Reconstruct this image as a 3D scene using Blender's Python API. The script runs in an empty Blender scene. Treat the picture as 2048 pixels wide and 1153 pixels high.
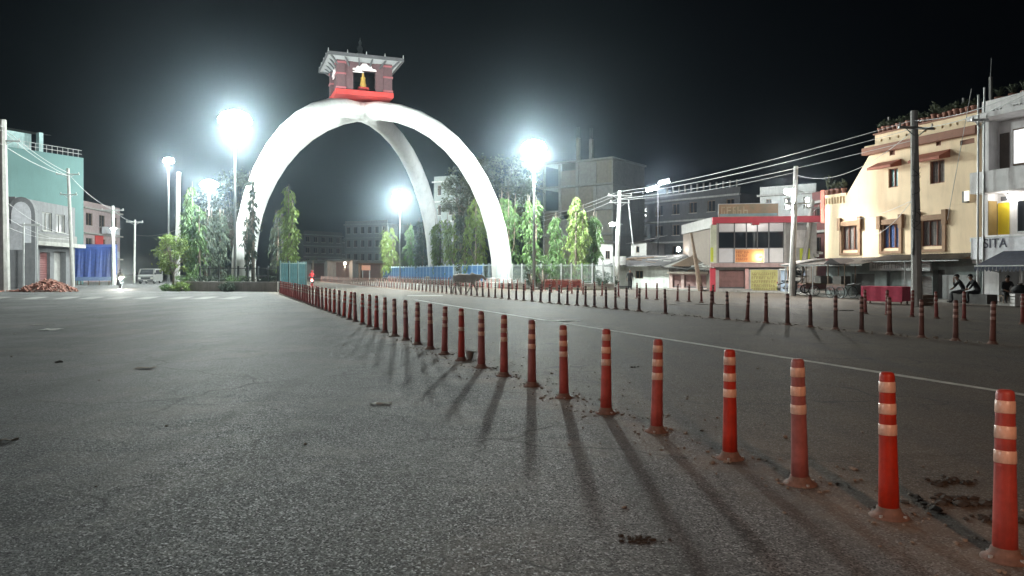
import bpy, bmesh, math, random
from mathutils import Vector, Matrix, Euler
R = math.radians
sc = bpy.context.scene
col = sc.collection

# ------------------------------------------------------------------ camera
F, HC, HZ = 1500.0, 1.5, 544.0            # focal length in photo pixels, eye height, horizon row
cam_d = bpy.data.cameras.new('camera'); cam = bpy.data.objects.new('camera', cam_d); col.objects.link(cam)
cam.location = (0, 0, HC); cam.rotation_euler = (R(90), 0, 0)
cam_d.sensor_width = 36; cam_d.lens = F / 2048 * 36
cam_d.shift_y = -(576.5 - HZ) / 2048
cam_d.clip_end = 2000; sc.camera = cam

# ------------------------------------------------------------------ night sky, exposure
w = bpy.data.worlds.new('World'); sc.world = w; w.use_nodes = True
bg = w.node_tree.nodes['Background']
bg.inputs[0].default_value = (0.45, 0.62, 1.0, 1); bg.inputs[1].default_value = 0.0015
sc.view_settings.view_transform = 'Standard'; sc.view_settings.look = 'None'
sc.view_settings.exposure = 0.0; sc.view_settings.gamma = 1.0
sc.cycles.use_denoising = True
sc.cycles.max_bounces = 5; sc.cycles.diffuse_bounces = 3; sc.cycles.volume_bounces = 0
sc.cycles.sample_clamp_indirect = 4.0
MAST_P = 24000; MAST_COL = (0.90, 1.0, 0.95)
HAZE_D, HAZE_G = 0.00045, 0.945

# ------------------------------------------------------------------ helpers
def G(px, py):                              # pixel on the ground -> world
    Y = F * HC / (py - HZ); return Vector(((px - 1024) / F * Y, Y, 0))
def P(px, py, Y): return Vector(((px - 1024) / F * Y, Y, HC + (HZ - py) / F * Y))
def gx(px, Y, z=0): return Vector(((px - 1024) / F * Y, Y, z))
def hz(py, Y): return HC + (HZ - py) / F * Y

_m = {}
def mat(name, c, rough=.8, var=.18, scale=2.5, bump=0., metal=0., stain=0., emit=0., ecol=None, trans=0., alpha=1., c2=None, ss=1.6, objvar=0.):
    if name in _m: return _m[name]
    m = bpy.data.materials.new(name); m.use_nodes = True; n = m.node_tree.nodes; l = m.node_tree.links
    b = n['Principled BSDF']; b.inputs['Roughness'].default_value = rough; b.inputs['Metallic'].default_value = metal
    tc = n.new('ShaderNodeTexCoord')
    nz = n.new('ShaderNodeTexNoise'); nz.inputs['Scale'].default_value = scale; nz.inputs['Detail'].default_value = 6
    nz.inputs['Roughness'].default_value = .65
    l.new(tc.outputs['Object'], nz.inputs['Vector'])
    cr = n.new('ShaderNodeValToRGB'); e = cr.color_ramp.elements
    e[0].position = .3; e[1].position = .7
    e[0].color = tuple(x * (1 - var) for x in c) + (1,)
    e[1].color = (tuple(min(1, x * (1 + var)) for x in c) if c2 is None else c2) + (1,)
    l.new(nz.outputs['Fac'], cr.inputs['Fac']); out = cr.outputs['Color']
    if stain:
        mp = n.new('ShaderNodeMapping'); mp.inputs['Scale'].default_value = (1.3, 1.3, .18)
        l.new(tc.outputs['Object'], mp.inputs['Vector'])
        n2 = n.new('ShaderNodeTexNoise'); n2.inputs['Scale'].default_value = ss; n2.inputs['Detail'].default_value = 8
        n2.inputs['Roughness'].default_value = .75
        l.new(mp.outputs['Vector'], n2.inputs['Vector'])
        r2 = n.new('ShaderNodeValToRGB'); r2.color_ramp.elements[0].position = .48; r2.color_ramp.elements[1].position = .72
        l.new(n2.outputs['Fac'], r2.inputs['Fac'])
        mu = n.new('ShaderNodeMath'); mu.operation = 'MULTIPLY'; mu.inputs[1].default_value = stain
        l.new(r2.outputs['Color'], mu.inputs[0])
        mx = n.new('ShaderNodeMixRGB'); mx.inputs['Color2'].default_value = (c[0] * .3 + .02, c[1] * .29 + .02, c[2] * .27 + .02, 1)
        l.new(mu.outputs[0], mx.inputs['Fac']); l.new(out, mx.inputs['Color1']); out = mx.outputs['Color']
    if objvar:
        oi = n.new('ShaderNodeObjectInfo'); mr = n.new('ShaderNodeMapRange'); mr.inputs['To Min'].default_value = 1 - objvar; mr.inputs['To Max'].default_value = 1 + objvar * .5
        l.new(oi.outputs['Random'], mr.inputs['Value']); hs = n.new('ShaderNodeHueSaturation'); l.new(mr.outputs[0], hs.inputs['Value']); l.new(mr.outputs[0], hs.inputs['Saturation']); l.new(out, hs.inputs['Color']); out = hs.outputs['Color']
    l.new(out, b.inputs['Base Color'])
    if bump:
        bp = n.new('ShaderNodeBump'); bp.inputs['Strength'].default_value = bump; bp.inputs['Distance'].default_value = .03
        n3 = n.new('ShaderNodeTexNoise'); n3.inputs['Scale'].default_value = scale * 6; n3.inputs['Detail'].default_value = 5
        l.new(tc.outputs['Object'], n3.inputs['Vector']); l.new(n3.outputs['Fac'], bp.inputs['Height']); l.new(bp.outputs[0], b.inputs['Normal'])
    if emit:
        b.inputs['Emission Color'].default_value = (ecol or c) + (1,); b.inputs['Emission Strength'].default_value = emit
    if alpha < 1: b.inputs['Alpha'].default_value = alpha
    if trans:
        tr = n.new('ShaderNodeBsdfTranslucent'); l.new(out, tr.inputs['Color'])
        ms = n.new('ShaderNodeMixShader'); ms.inputs[0].default_value = trans
        o = n['Material Output']; l.new(b.outputs[0], ms.inputs[1]); l.new(tr.outputs[0], ms.inputs[2]); l.new(ms.outputs[0], o.inputs['Surface'])
    _m[name] = m; return m

class MB:
    def __init__(s): s.v = []; s.f = []; s.mi = []
    def add(s, vs, fs, m=0):
        o = len(s.v); s.v += [tuple(x) for x in vs]
        for f in fs: s.f.append(tuple(i + o for i in f)); s.mi.append(m)
        return s
    def box(s, x0, x1, y0, y1, z0, z1, m=0, rot=None, piv=None):
        vs = [Vector((x, y, z)) for z in (z0, z1) for y in (y0, y1) for x in (x0, x1)]
        if rot:
            c = Vector(piv) if piv else Vector(((x0 + x1) / 2, (y0 + y1) / 2, (z0 + z1) / 2)); M = Euler(rot).to_matrix()
            vs = [c + M @ (v - c) for v in vs]
        return s.add(vs, [(0, 2, 3, 1), (4, 5, 7, 6), (0, 1, 5, 4), (2, 6, 7, 3), (0, 4, 6, 2), (1, 3, 7, 5)], m)
    def bar(s, a, b, wx, wy=None, m=0):            # square bar between two points
        return s.tube([a, b], [wx * .7071] * 2, 4, m)
    def tube(s, pts, rad, n=8, m=0, cap=True):
        pts = [Vector(p) for p in pts]
        if not isinstance(rad, (list, tuple)): rad = [rad] * len(pts)
        o = len(s.v); up = Vector((0, 0, 1)); ref = None
        for i, p in enumerate(pts):
            d = (pts[min(i + 1, len(pts) - 1)] - pts[max(i - 1, 0)]).normalized()
            if ref is None: ref = d.orthogonal().normalized() if abs(d.z) > .99 else d.cross(up).normalized()
            ref = (ref - d * ref.dot(d)).normalized(); bi = d.cross(ref)
            for k in range(n):
                a = 2 * math.pi * (k + .5) / n; s.v.append(tuple(p + (ref * math.cos(a) + bi * math.sin(a)) * rad[i]))
        for i in range(len(pts) - 1):
            for k in range(n):
                k2 = (k + 1) % n; s.f.append((o + i * n + k, o + i * n + k2, o + (i + 1) * n + k2, o + (i + 1) * n + k)); s.mi.append(m)
        if cap:
            s.f.append(tuple(o + k for k in range(n))[::-1]); s.mi.append(m)
            e = o + (len(pts) - 1) * n; s.f.append(tuple(e + k for k in range(n))); s.mi.append(m)
        return s
    def lathe(s, prof, n=16, m=0, c=(0, 0, 0)):
        o = len(s.v)
        for r, z in prof:
            for k in range(n):
                a = 2 * math.pi * k / n; s.v.append((c[0] + r * math.cos(a), c[1] + r * math.sin(a), c[2] + z))
        for i in range(len(prof) - 1):
            for k in range(n):
                k2 = (k + 1) % n; s.f.append((o + i * n + k, o + i * n + k2, o + (i + 1) * n + k2, o + (i + 1) * n + k)); s.mi.append(m)
        s.f.append(tuple(o + k for k in range(n))[::-1]); s.mi.append(m)
        e = o + (len(prof) - 1) * n; s.f.append(tuple(e + k for k in range(n))); s.mi.append(m)
        return s
    def prism(s, poly, y0, y1, m=0):               # polygon in (x,z), extruded along y
        n = len(poly); vs = [(x, y0, z) for x, z in poly] + [(x, y1, z) for x, z in poly]
        fs = [tuple(range(n)), tuple(range(2 * n - 1, n - 1, -1))] + [(i, i + n, (i + 1) % n + n, (i + 1) % n) for i in range(n)]
        return s.add(vs, fs, m)
    def quad(s, a, b, c, d, m=0): return s.add([a, b, c, d], [(0, 1, 2, 3)], m)
    def mesh(s, name, mats, smooth=False):
        me = bpy.data.meshes.new(name); me.from_pydata(s.v, [], s.f)
        for m in (mats if isinstance(mats, (list, tuple)) else [mats]): me.materials.append(m)
        me.polygons.foreach_set('material_index', s.mi)
        if smooth: me.polygons.foreach_set('use_smooth', [True] * len(s.f))
        me.update(); return me
    def build(s, name, mats, parent=None, smooth=False):
        return link(name, s.mesh(name, mats, smooth), parent)
def link(name, me, parent=None, loc=None):
    o = bpy.data.objects.new(name, me); col.objects.link(o)
    if parent is not None: o.parent = parent
    if loc is not None: o.location = loc
    return o
def tag(o, label=None, cat=None, group=None, kind=None):
    for k, v in (('label', label), ('category', cat), ('group', group), ('kind', kind)):
        if v: o[k] = v
    return o
def thing(name, label, cat, loc=(0, 0, 0), rz=0., group=None):
    o = bpy.data.objects.new(name, None); col.objects.link(o); o.location = loc; o.rotation_euler = (0, 0, rz)
    o.empty_display_size = .2
    return tag(o, label, cat, group)
def bx(name, parent, m, x0, x1, y0, y1, z0, z1, rot=None): return MB().box(x0, x1, y0, y1, z0, z1, rot=rot).build(name, m, parent)
def copy_tree(o, parent=None):
    c = o.copy(); col.objects.link(c); c.parent = parent
    for ch in list(o.children): copy_tree(ch, c)
    return c
def lamp(parent, loc, power, colr, radius=.3, typ='POINT', name='bulb', **kw):
    d = bpy.data.lights.new(name, typ); d.energy = power; d.color = colr
    if hasattr(d, 'shadow_soft_size'): d.shadow_soft_size = radius
    for k, v in kw.items(): setattr(d, k, v)
    o = bpy.data.objects.new(name, d); col.objects.link(o); o.parent = parent; o.location = loc; return o
def text_mesh(s, size, m, name='lettering', parent=None, depth=.01):
    c = bpy.data.curves.new(name, 'FONT'); c.body = s; c.size = size; c.extrude = depth; c.align_x = 'CENTER'; c.align_y = 'CENTER'
    o = bpy.data.objects.new(name, c); col.objects.link(o)
    me = bpy.data.meshes.new_from_object(o.evaluated_get(bpy.context.evaluated_depsgraph_get()))
    bpy.data.objects.remove(o); bpy.data.curves.remove(c); me.materials.clear(); me.materials.append(m)
    return link(name, me, parent)

# ------------------------------------------------------------------ materials
concrete = mat('concrete', (.34, .33, .31), stain=.6, bump=.3)
concrete_dark = mat('dark concrete', (.17, .165, .16), stain=.6)
pole_m = mat('pole concrete', (.42, .41, .39), stain=.5)
steel = mat('galvanised steel', (.45, .46, .46), rough=.5, metal=.3)
dark_steel = mat('dark steel', (.07, .07, .075), rough=.6)
white_p = mat('white arch paint', (.74, .75, .74), rough=.6, var=.1, scale=.5, stain=.3)
white_w = mat('white wall', (.62, .61, .60), stain=.7)
red_p = mat('red paint', (.46, .035, .03), rough=.5, var=.1)
maroon = mat('maroon brick', (.085, .042, .046), rough=.8, var=.2, scale=4)
gold = mat('gold', (.75, .48, .12), rough=.35, metal=.5)
wire_m = mat('wire', (.40, .40, .40), rough=.5, var=.05)
black_m = mat('black rubber', (.02, .02, .021), rough=.7)
glass_d = mat('dark glass', (.018, .02, .024), rough=.08, var=.1)
curtain = mat('grey curtain', (.21, .19, .18), var=.35, scale=14)
curtain_b = mat('blue curtain', (.08, .16, .42), var=.5, scale=16)
wood = mat('weathered wood', (.16, .11, .075), var=.35, scale=6)
tin = mat('old tin sheet', (.13, .125, .12), rough=.6, metal=.2, stain=.7, var=.3)
rust = mat('rusty shutter', (.20, .105, .095), rough=.6, var=.25, stain=.4)
lens = mat('flood lens', (1, 1, 1), emit=70, ecol=(.94, 1, .97))
lens_s = mat('street lens', (1, 1, 1), emit=120, ecol=(1, 1, .97))

# ------------------------------------------------------------------ ground
ROW = {1: (437., 6170.), 2: (421., 24394.), 3: (480., 33500.)}
def row_pt(r, Y): vx, A = ROW[r]; return gx(vx + A / Y, Y)
def row_line(r):
    a, b = row_pt(r, 5.), row_pt(r, 100.); d = (b - a).normalized(); return a, d
def ground_material():
    m = bpy.data.materials.new('dusty asphalt'); m.use_nodes = True; n = m.node_tree.nodes; l = m.node_tree.links
    b = n['Principled BSDF']
    geo = n.new('ShaderNodeNewGeometry')
    def noise(scale, det=5, rough=.6):
        x = n.new('ShaderNodeTexNoise'); x.inputs['Scale'].default_value = scale; x.inputs['Detail'].default_value = det; x.inputs['Roughness'].default_value = rough
        l.new(geo.outputs['Position'], x.inputs['Vector']); return x.outputs['Fac']
    def math_(op, a, bb=None, clamp=False):
        x = n.new('ShaderNodeMath'); x.operation = op; x.use_clamp = clamp
        for i, v in enumerate((a, bb)):
            if v is None: continue
            if isinstance(v, (int, float)): x.inputs[i].default_value = v
            else: l.new(v, x.inputs[i])
        return x.outputs[0]
    def ramp(v, p0, p1, c0=(0, 0, 0, 1), c1=(1, 1, 1, 1)):
        x = n.new('ShaderNodeValToRGB'); x.color_ramp.elements[0].position = p0; x.color_ramp.elements[1].position = p1
        x.color_ramp.elements[0].color = c0; x.color_ramp.elements[1].color = c1; l.new(v, x.inputs['Fac']); return x.outputs['Color']
    def mix(f, a, bb):
        x = n.new('ShaderNodeMixRGB')
        if isinstance(f, float): x.inputs['Fac'].default_value = f
        else: l.new(f, x.inputs['Fac'])
        for i, v in ((1, a), (2, bb)):
            if isinstance(v, tuple): x.inputs[i].default_value = v + (1,)
            else: l.new(v, x.inputs[i])
        return x.outputs['Color']
    def signed(r):
        a, d = row_line(r); nv = (-d.y, d.x); nv = (-nv[0], -nv[1]) if nv[0] < 0 else nv
        dp = n.new('ShaderNodeVectorMath'); dp.operation = 'DOT_PRODUCT'; l.new(geo.outputs['Position'], dp.inputs[0]); dp.inputs[1].default_value = (nv[0], nv[1], 0)
        return math_('SUBTRACT', dp.outputs['Value'], a.x * nv[0] + a.y * nv[1])
    s1 = signed(1)
    wob = math_('MULTIPLY', math_('SUBTRACT', noise(.9, 5), .5), .9)
    s1w = math_('ADD', s1, wob)
    # left carriageway: coarse grey chippings; right: smoother, brownish
    chip = n.new('ShaderNodeTexVoronoi'); chip.inputs['Scale'].default_value = 98; l.new(geo.outputs['Position'], chip.inputs['Vector'])
    fleck = ramp(n.new('ShaderNodeSeparateColor').outputs[0], .5, .9) if False else None
    sepc = n.new('ShaderNodeSeparateColor'); l.new(chip.outputs['Color'], sepc.inputs[0])
    fl = ramp(sepc.outputs[0], .66, .92)
    base = mix(ramp(noise(.3, 8, .72), .38, .62), (.080, .082, .085), (.205, .207, .207))
    base = mix(math_('MULTIPLY', fl, .75), base, (.36, .364, .37))
    base = mix(math_('MULTIPLY', ramp(sepc.outputs[1], .5, .8), .85), base, (.022, .022, .024))
    right = mix(ramp(noise(.5, 8, .7), .35, .7), (.082, .063, .047), (.14, .110, .082))
    right = mix(math_('MULTIPLY', fl, .5), right, (.24, .21, .18))
    right = mix(math_('MULTIPLY', ramp(sepc.outputs[1], .62, .85), .6), right, (.025, .022, .019))
    base = mix(math_('MULTIPLY', ramp(noise(.45, 7, .7), .5, .62), .45), base, (.25, .235, .21))
    right = mix(math_('MULTIPLY', ramp(noise(.15, 6, .6), .5, .68), .4), right, (.19, .155, .12))
    c = mix(ramp(math_('MULTIPLY', s1w, .8), 0., .35), base, right)
    # dust drifts along the three rows of bollards
    for r, wd, k in ((1, .55, .95), (2, .4, .8), (3, .3, .5)):
        s = math_('ADD', signed(r), math_('MULTIPLY', wob, .5))
        d = math_('DIVIDE', s, wd); d = math_('POWER', 2.718, math_('MULTIPLY', math_('MULTIPLY', d, d), -1.))
        d = math_('MULTIPLY', d, math_('MULTIPLY', ramp(noise(2.2, 7, .7), .25, .65), k))
        c = mix(d, c, (.25, .20, .155))
    # tyre-dust patches, oil
    oil = ramp(noise(.7, 3, .5), .68, .76); c = mix(math_('MULTIPLY', oil, .6), c, (.045, .045, .045))
    # long tyre-polished streaks along the road, and hairline cracks
    mpg = n.new('ShaderNodeMapping'); mpg.inputs['Rotation'].default_value = (0, 0, -math.atan2(.386, 1)); mpg.inputs['Scale'].default_value = (1.6, .06, 1)
    l.new(geo.outputs['Position'], mpg.inputs['Vector']); st = n.new('ShaderNodeTexNoise'); st.inputs['Scale'].default_value = 1.; st.inputs['Detail'].default_value = 4; l.new(mpg.outputs[0], st.inputs['Vector'])
    c = mix(math_('MULTIPLY', ramp(st.outputs['Fac'], .48, .68), .45), c, (.06, .06, .06))
    wv = n.new('ShaderNodeVectorMath'); wv.operation = 'ADD'; l.new(geo.outputs['Position'], wv.inputs[0])
    nzc = n.new('ShaderNodeTexNoise'); nzc.inputs['Scale'].default_value = 1.2; nzc.inputs['Detail'].default_value = 6; l.new(geo.outputs['Position'], nzc.inputs['Vector']); l.new(nzc.outputs['Color'], wv.inputs[1])
    crk = n.new('ShaderNodeTexVoronoi'); crk.feature = 'DISTANCE_TO_EDGE'; crk.inputs['Scale'].default_value = .42; l.new(wv.outputs[0], crk.inputs['Vector'])
    ck = math_('MULTIPLY', ramp(crk.outputs['Distance'], .0, .016, (1, 1, 1, 1), (0, 0, 0, 1)), ramp(noise(.25, 3), .44, .56))
    c = mix(math_('MULTIPLY', ck, .85), c, (.03, .03, .03))
    l.new(c, b.inputs['Base Color'])
    rg = n.new('ShaderNodeMapRange'); rg.inputs['To Min'].default_value = .85; rg.inputs['To Max'].default_value = .52; l.new(fl, rg.inputs['Value']); l.new(rg.outputs[0], b.inputs['Roughness']); b.inputs['Specular IOR Level'].default_value = .35
    bp = n.new('ShaderNodeBump'); bp.inputs['Strength'].default_value = .9; bp.inputs['Distance'].default_value = .014
    h = math_('ADD', math_('MULTIPLY', sepc.outputs[2], .7), noise(22, 6, .7)); l.new(h, bp.inputs['Height'])
    l.new(bp.outputs[0], b.inputs['Normal'])
    return m
gm = ground_material()
g = MB(); N = 24; S = 300.
for j in range(N):
    for i in range(N):
        x0, x1 = -S + 2 * S * i / N, -S + 2 * S * (i + 1) / N; y0, y1 = -60 + 400 * j / N, -60 + 400 * (j + 1) / N
        g.quad((x0, y0, 0), (x1, y0, 0), (x1, y1, 0), (x0, y1, 0))
tag(g.build('ground', gm), kind='structure')
paint = mat('road paint', (.55, .55, .50), var=.3, scale=5, stain=.5)
vx, A = 470., 14400.
ln = MB(); rnd = random.Random(3); ys = [4 + i * 1.0 for i in range(37)]
prev = None
for Y in ys:
    a = gx(vx + A / Y, Y, .004); wd = .09 * (1 + .15 * rnd.uniform(-1, 1))
    cur = ((a.x - wd, Y, .004), (a.x + wd, Y, .004))
    if prev: ln.quad(prev[0], prev[1], cur[1], cur[0])
    prev = cur
tag(ln.build('lane_line', paint), kind='structure')
cw = thing('crosswalk', None, None); tag(cw, kind='structure')
for i, px in enumerate((-20, 55, 118, 168, 222, 278, 345, 395, 450)):
    p0 = G(px, 599); p1 = G(px + 30, 594)
    q = MB(); hw = .42
    q.quad((p0.x - hw, p0.y, .004), (p0.x + hw, p0.y, .004), (p1.x + hw, p1.y, .004), (p1.x - hw, p1.y, .004)); q.build('stripe', mat('worn stripe paint', (.30, .30, .285), var=.35, scale=4, stain=.6), cw)
# raised apron in front of the shops on the right
ap = MB()
apron = [gx(1200, 70), gx(1420, 57.5), gx(1560, 53.), gx(1660, 44.5), gx(1960, 34.6), gx(2200, 28.5), gx(2300, 40), gx(1700, 90), gx(1200, 90)]
nA = len(apron); zt = .12
ap.add([(p.x, p.y, -.05) for p in apron] + [(p.x, p.y, zt) for p in apron], [tuple(range(nA, 2 * nA))] + [(i, (i + 1) % nA, (i + 1) % nA + nA, i + nA) for i in range(nA)])
tag(ap.build('pavement', mat('pavement', (.24, .225, .205), stain=.6, bump=.5, scale=3)), kind='structure')

# ------------------------------------------------------------------ bollards
bol_red = mat('bollard red', (.46, .048, .030), rough=.5, var=.25, scale=9, stain=.7, ss=7, objvar=.28)
bol_band = mat('bollard band', (.80, .50, .38), rough=.35, var=.15, scale=12, stain=.6, ss=11, objvar=.2)
bol_foot = mat('bollard foot', (.20, .12, .095), rough=.85, var=.35, scale=20)
H = .88
def rad(z): return .060 - .0165 * (z / H)
pr = [(rad(0.03), .03)] + [(rad(z), z) for z in (.2, .4, .6, .8)] + [(rad(.86), .855), (.040, .872), (.028, .88)]
bol_dust_shade = mat('dusty shaded bollard', (.14, .066, .055), rough=.75, var=.3, scale=9, stain=.3, objvar=.3); band_dust_shade = mat('dusty shaded band', (.36, .23, .20), rough=.6, var=.2, scale=12)  # dust plus backlight shade, both put into the colour
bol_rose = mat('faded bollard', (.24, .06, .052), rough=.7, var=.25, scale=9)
bol_body = MB().lathe(pr, 20).mesh('body', bol_red, True)
bol_base = MB().lathe([(.118, -.01), (.112, .008), (.088, .018), (.072, .036), (.065, .06)], 20).mesh('base', bol_foot, True)
def band(z0, z1): return MB().lathe([(rad(z0) + .0005, z0), (rad(z0) + .003, z0 + .003), (rad(z1) + .003, z1 - .003), (rad(z1) + .0005, z1)], 20)
bands = [(H * (1 - b), H * (1 - a)) for a, b in ((.065, .14), (.215, .29), (.36, .435))]
bol_bands = [band(*z).mesh('band', bol_band, True) for z in bands]
bol_bands2 = []
for b_ in bol_bands: c_b = b_.copy(); c_b.materials[0] = band_dust_shade; bol_bands2.append(c_b)
far = MB().lathe(pr, 10).lathe([(.145, 0), (.10, .03), (.066, .08)], 10, 2)
for z0, z1 in bands: far.lathe([(rad(z0) + .004, z0), (rad(z1) + .004, z1)], 10, 1)
bol_far = {k: far.mesh('bollard', list(v), True) for k, v in {1: (mat('far bollard red', (.34, .05, .043), rough=.6, var=.2), mat('far band', (.45, .25, .21)), bol_foot), 2: (bol_dust_shade, band_dust_shade, bol_foot), 3: (bol_rose, band_dust_shade, bol_foot)}.items()}
bol_body2 = bol_body.copy(); bol_body2.materials[0] = bol_dust_shade
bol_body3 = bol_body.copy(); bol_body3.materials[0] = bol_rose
bol_nut = MB().lathe([(.012, 0), (.012, .018)], 6).mesh('bolt', steel)
rnd = random.Random(11)
def bollard(p, label, group, lod, miss=(), tilt=0, row=1):
    rz = rnd.uniform(0, 6.28); ti = rnd.gauss(0, .03) + tilt
    if lod:
        o = link('bollard', bol_far[row], None, p); tag(o, label, 'bollard', group)
    else:
        o = thing('bollard', label, 'bollard', p, 0, group)
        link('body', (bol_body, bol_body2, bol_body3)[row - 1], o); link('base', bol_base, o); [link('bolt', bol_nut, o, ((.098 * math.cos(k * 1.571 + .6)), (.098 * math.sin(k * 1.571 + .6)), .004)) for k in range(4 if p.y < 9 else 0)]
        for k, b in enumerate(bol_bands):
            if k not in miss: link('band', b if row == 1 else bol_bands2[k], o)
    o.rotation_euler = (ti * math.cos(rz), ti * math.sin(rz), rz if lod else rz)
    s = 1 + rnd.uniform(-.015, .015); o.scale = (s, s, s)
    return o
r1 = [2010, 1778, 1600, 1460, 1313, 1212, 1128, 1064, 1008, 963, 923, 889, 861, 835, 812, 790, 770, 753, 739, 725, 711, 699, 688]
Ys = [ROW[1][1] / (p - ROW[1][0]) for p in r1]
while Ys[-1] < 50: Ys.append(Ys[-1] + 1.02)
row1_pts = []
for i, Y in enumerate(Ys):
    p = row_pt(1, Y); row1_pts.append(p)
    lab = 'red plastic bollard with three pale bands, in the row beside the chippings lane'
    miss = ()
    if i == 10: lab = 'red bollard missing its middle pale band, beside a small broken pot'; miss = (1,)
    bollard(p, lab, None if i == 10 else 'bollards beside the chippings lane', Y > 30, miss)
r2 = [1985, 1911, 1843, 1779, 1723, 1671, 1621, 1575, 1532, 1494, 1455, 1422, 1331, 1278, 1253, 1231, 1212, 1189, 1171, 1154, 1135, 1118]
Ys2 = [ROW[2][1] / (p - ROW[2][0]) for p in r2]
while Ys2[-1] < 110: Ys2.append(Ys2[-1] + .98)
for i, Y in enumerate(Ys2):
    bollard(row_pt(2, Y), 'dusty red bollard coloured dark as if backlit, in the middle row, between the two lanes the cow walks along', 'bollards of the middle row', Y > 28, row=2)
Ys3 = [ROW[3][1] / (p - ROW[3][0]) for p in (2045, 1928, 1873, 1824, 1774, 1731, 1426, 1403, 1378, 1355, 1314, 1293, 1274, 1237, 1204, 1190)]
while Ys3[-1] < 112: Ys3.append(Ys3[-1] + 1.05 + (0.6 if Ys3[-1] < 60 else 0))
for Y in Ys3:
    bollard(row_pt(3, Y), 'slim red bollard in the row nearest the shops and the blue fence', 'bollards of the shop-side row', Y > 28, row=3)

# dirt clods, stones and scraps
def rock(mb, c, r, rr, m=0, flat=.6):
    bm = bmesh.new(); bmesh.ops.create_icosphere(bm, subdivisions=1, radius=1)
    sx, sy = rr.uniform(.6, 1.4), rr.uniform(.6, 1.4)
    vs = [Vector((v.co.x * sx, v.co.y * sy, v.co.z * flat)) * r * rr.uniform(.7, 1.2) + Vector(c) for v in bm.verts]
    mb.add(vs, [tuple(v.index for v in f.verts) for f in bm.faces], m); bm.free()
dirt = mat('loose dirt', (.26, .225, .19), var=.4, scale=20, rough=1)
cl = MB(); rr = random.Random(5); a1, d1 = row_line(1); n1 = Vector((d1.y, -d1.x, 0))
for i in range(750):
    t = rr.uniform(-3.5, 12) if rr.random() < .75 else rr.uniform(12, 40)
    off = rr.gauss(.05, .34) if rr.random() < .7 else rr.uniform(-.3, 1.5)
    p = a1 + d1 * t + n1 * off; r = rr.uniform(.006, .022) * (1.4 if rr.random() < .04 else .75)
    rock(cl, (p.x, p.y, r * .3), r, rr)
for p in row1_pts[:18]:                      # heaps swept against the feet
    for k in range(16):
        a = rr.uniform(0, 6.28); q = p + Vector((math.cos(a), math.sin(a), 0)) * rr.uniform(.12, .27); r = rr.uniform(.006, .02)
        rock(cl, (q.x, q.y, r * .3), r, rr)
a2, d2 = row_line(2); n2 = Vector((d2.y, -d2.x, 0))
for i in range(350):
    p = a2 + d2 * rr.uniform(8, 45) + n2 * rr.gauss(0, .2); r = rr.uniform(.01, .035); rock(cl, (p.x, p.y, r * .3), r, rr)
for i in range(260):
    p = Vector((rr.uniform(-16, 14), rr.uniform(4, 40), 0)); r = rr.uniform(.006, .02); rock(cl, (p.x, p.y, r * .3), r, rr)
tag(cl.build('loose_dirt', dirt), 'loose dirt crumbs and grit scattered along the bollard rows', 'dirt', kind='stuff')
dk = mat('dark dung', (.05, .042, .035), var=.4, scale=18, rough=1)
for i, (px, py, r, lab) in enumerate(((1900, 965, .10, 'largest dark clod of dried mud among the crumbs by the last bollards'),
        (1905, 1005, .13, 'long dark smear of mud on the dusty lane by the bollards'), (1985, 1040, .09, 'round dark clod lying close to a bollard foot'),
        (1695, 938, .05, 'small pale brown stone resting on dust between two bollards'), (1283, 1080, .06, 'flat dark cowpat on the open grey asphalt'),
        (112, 725, .09, 'lone dark stone on the wide empty asphalt'), (1270, 735, .055, 'dark pebble on the brown lane behind the bollards'),
        (1690, 622, .16, 'dark bundle of rags on the lane by the handcarts'))):
    mb = MB(); r_ = random.Random(i + 50); p = G(px, py)
    for k in range(34 if i not in (3, 5, 6) else 3):
        q_ = r_.random() ** .5; rock(mb, (p.x + r_.gauss(0, .6) * r * 1.5, p.y + r_.gauss(0, .6) * r * .8, r * .05), r * r_.uniform(.1, .34) * (1 if i not in (3, 5, 6) else 2), r_, 0, .5)
    o = mb.build('mud_clod' if i not in (3, 5, 6) else 'stone', dk if i != 3 else dirt); tag(o, lab, 'stone' if i in (3, 5, 6) else 'clod', kind=None if i in (3, 5, 6) else 'stuff')
paper = mat('paper scrap', (.7, .7, .66), var=.1)
def scrap(px, py, w_, d_, rz, lab, m=paper, name='paper_scrap'):
    p = G(px, py); mb = MB(); n_ = 6; r_ = random.Random(int(px)); hs = [[.008 + r_.uniform(0, .02) for _ in range(3)] for _ in range(n_ + 1)]
    for i in range(n_):
        for j in range(2):
            def q(a, b): return (w_ * (a / n_ - .5), d_ * (b / 2 - .5), hs[a][b])
            mb.quad(q(i, j), q(i + 1, j), q(i + 1, j + 1), q(i, j + 1))
    k = len(mb.v); base = list(mb.v)
    mb.add([(x, y, z - .004) for x, y, z in base], [])
    for f in list(mb.f): mb.f.append(tuple(k + i for i in f[::-1])); mb.mi.append(0)
    o = mb.build(name, m); o.location = p; o.rotation_euler = (0, 0, rz); return tag(o, lab, 'litter')
scrap(762, 809, .24, .09, .25, 'small strip of white paper lying on the grey asphalt')
scrap(103, 660, .42, .5, .1, 'crumpled white plastic bag flattened on the asphalt')
scrap(290, 738, .3, .15, 0, 'dark flattened scrap of cardboard on the asphalt', wood, 'cardboard_scrap')
scrap(75, 651, .35, .3, .4, 'small folded card on the asphalt near a plastic bag', concrete, 'cardboard_scrap')
scrap(15, 884, .16, .08, .3, 'thin dark leaf-like scrap on the asphalt', wood, 'cardboard_scrap')
scrap(1130, 643, .9, .35, .1, 'sheet of white paper on the painted lane line', paper)
scrap(850, 592, 2.2, 1.6, .1, 'limp pale sack lying in the lane near the cow', mat('sack', (.3, .29, .26)), 'sack')
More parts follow.
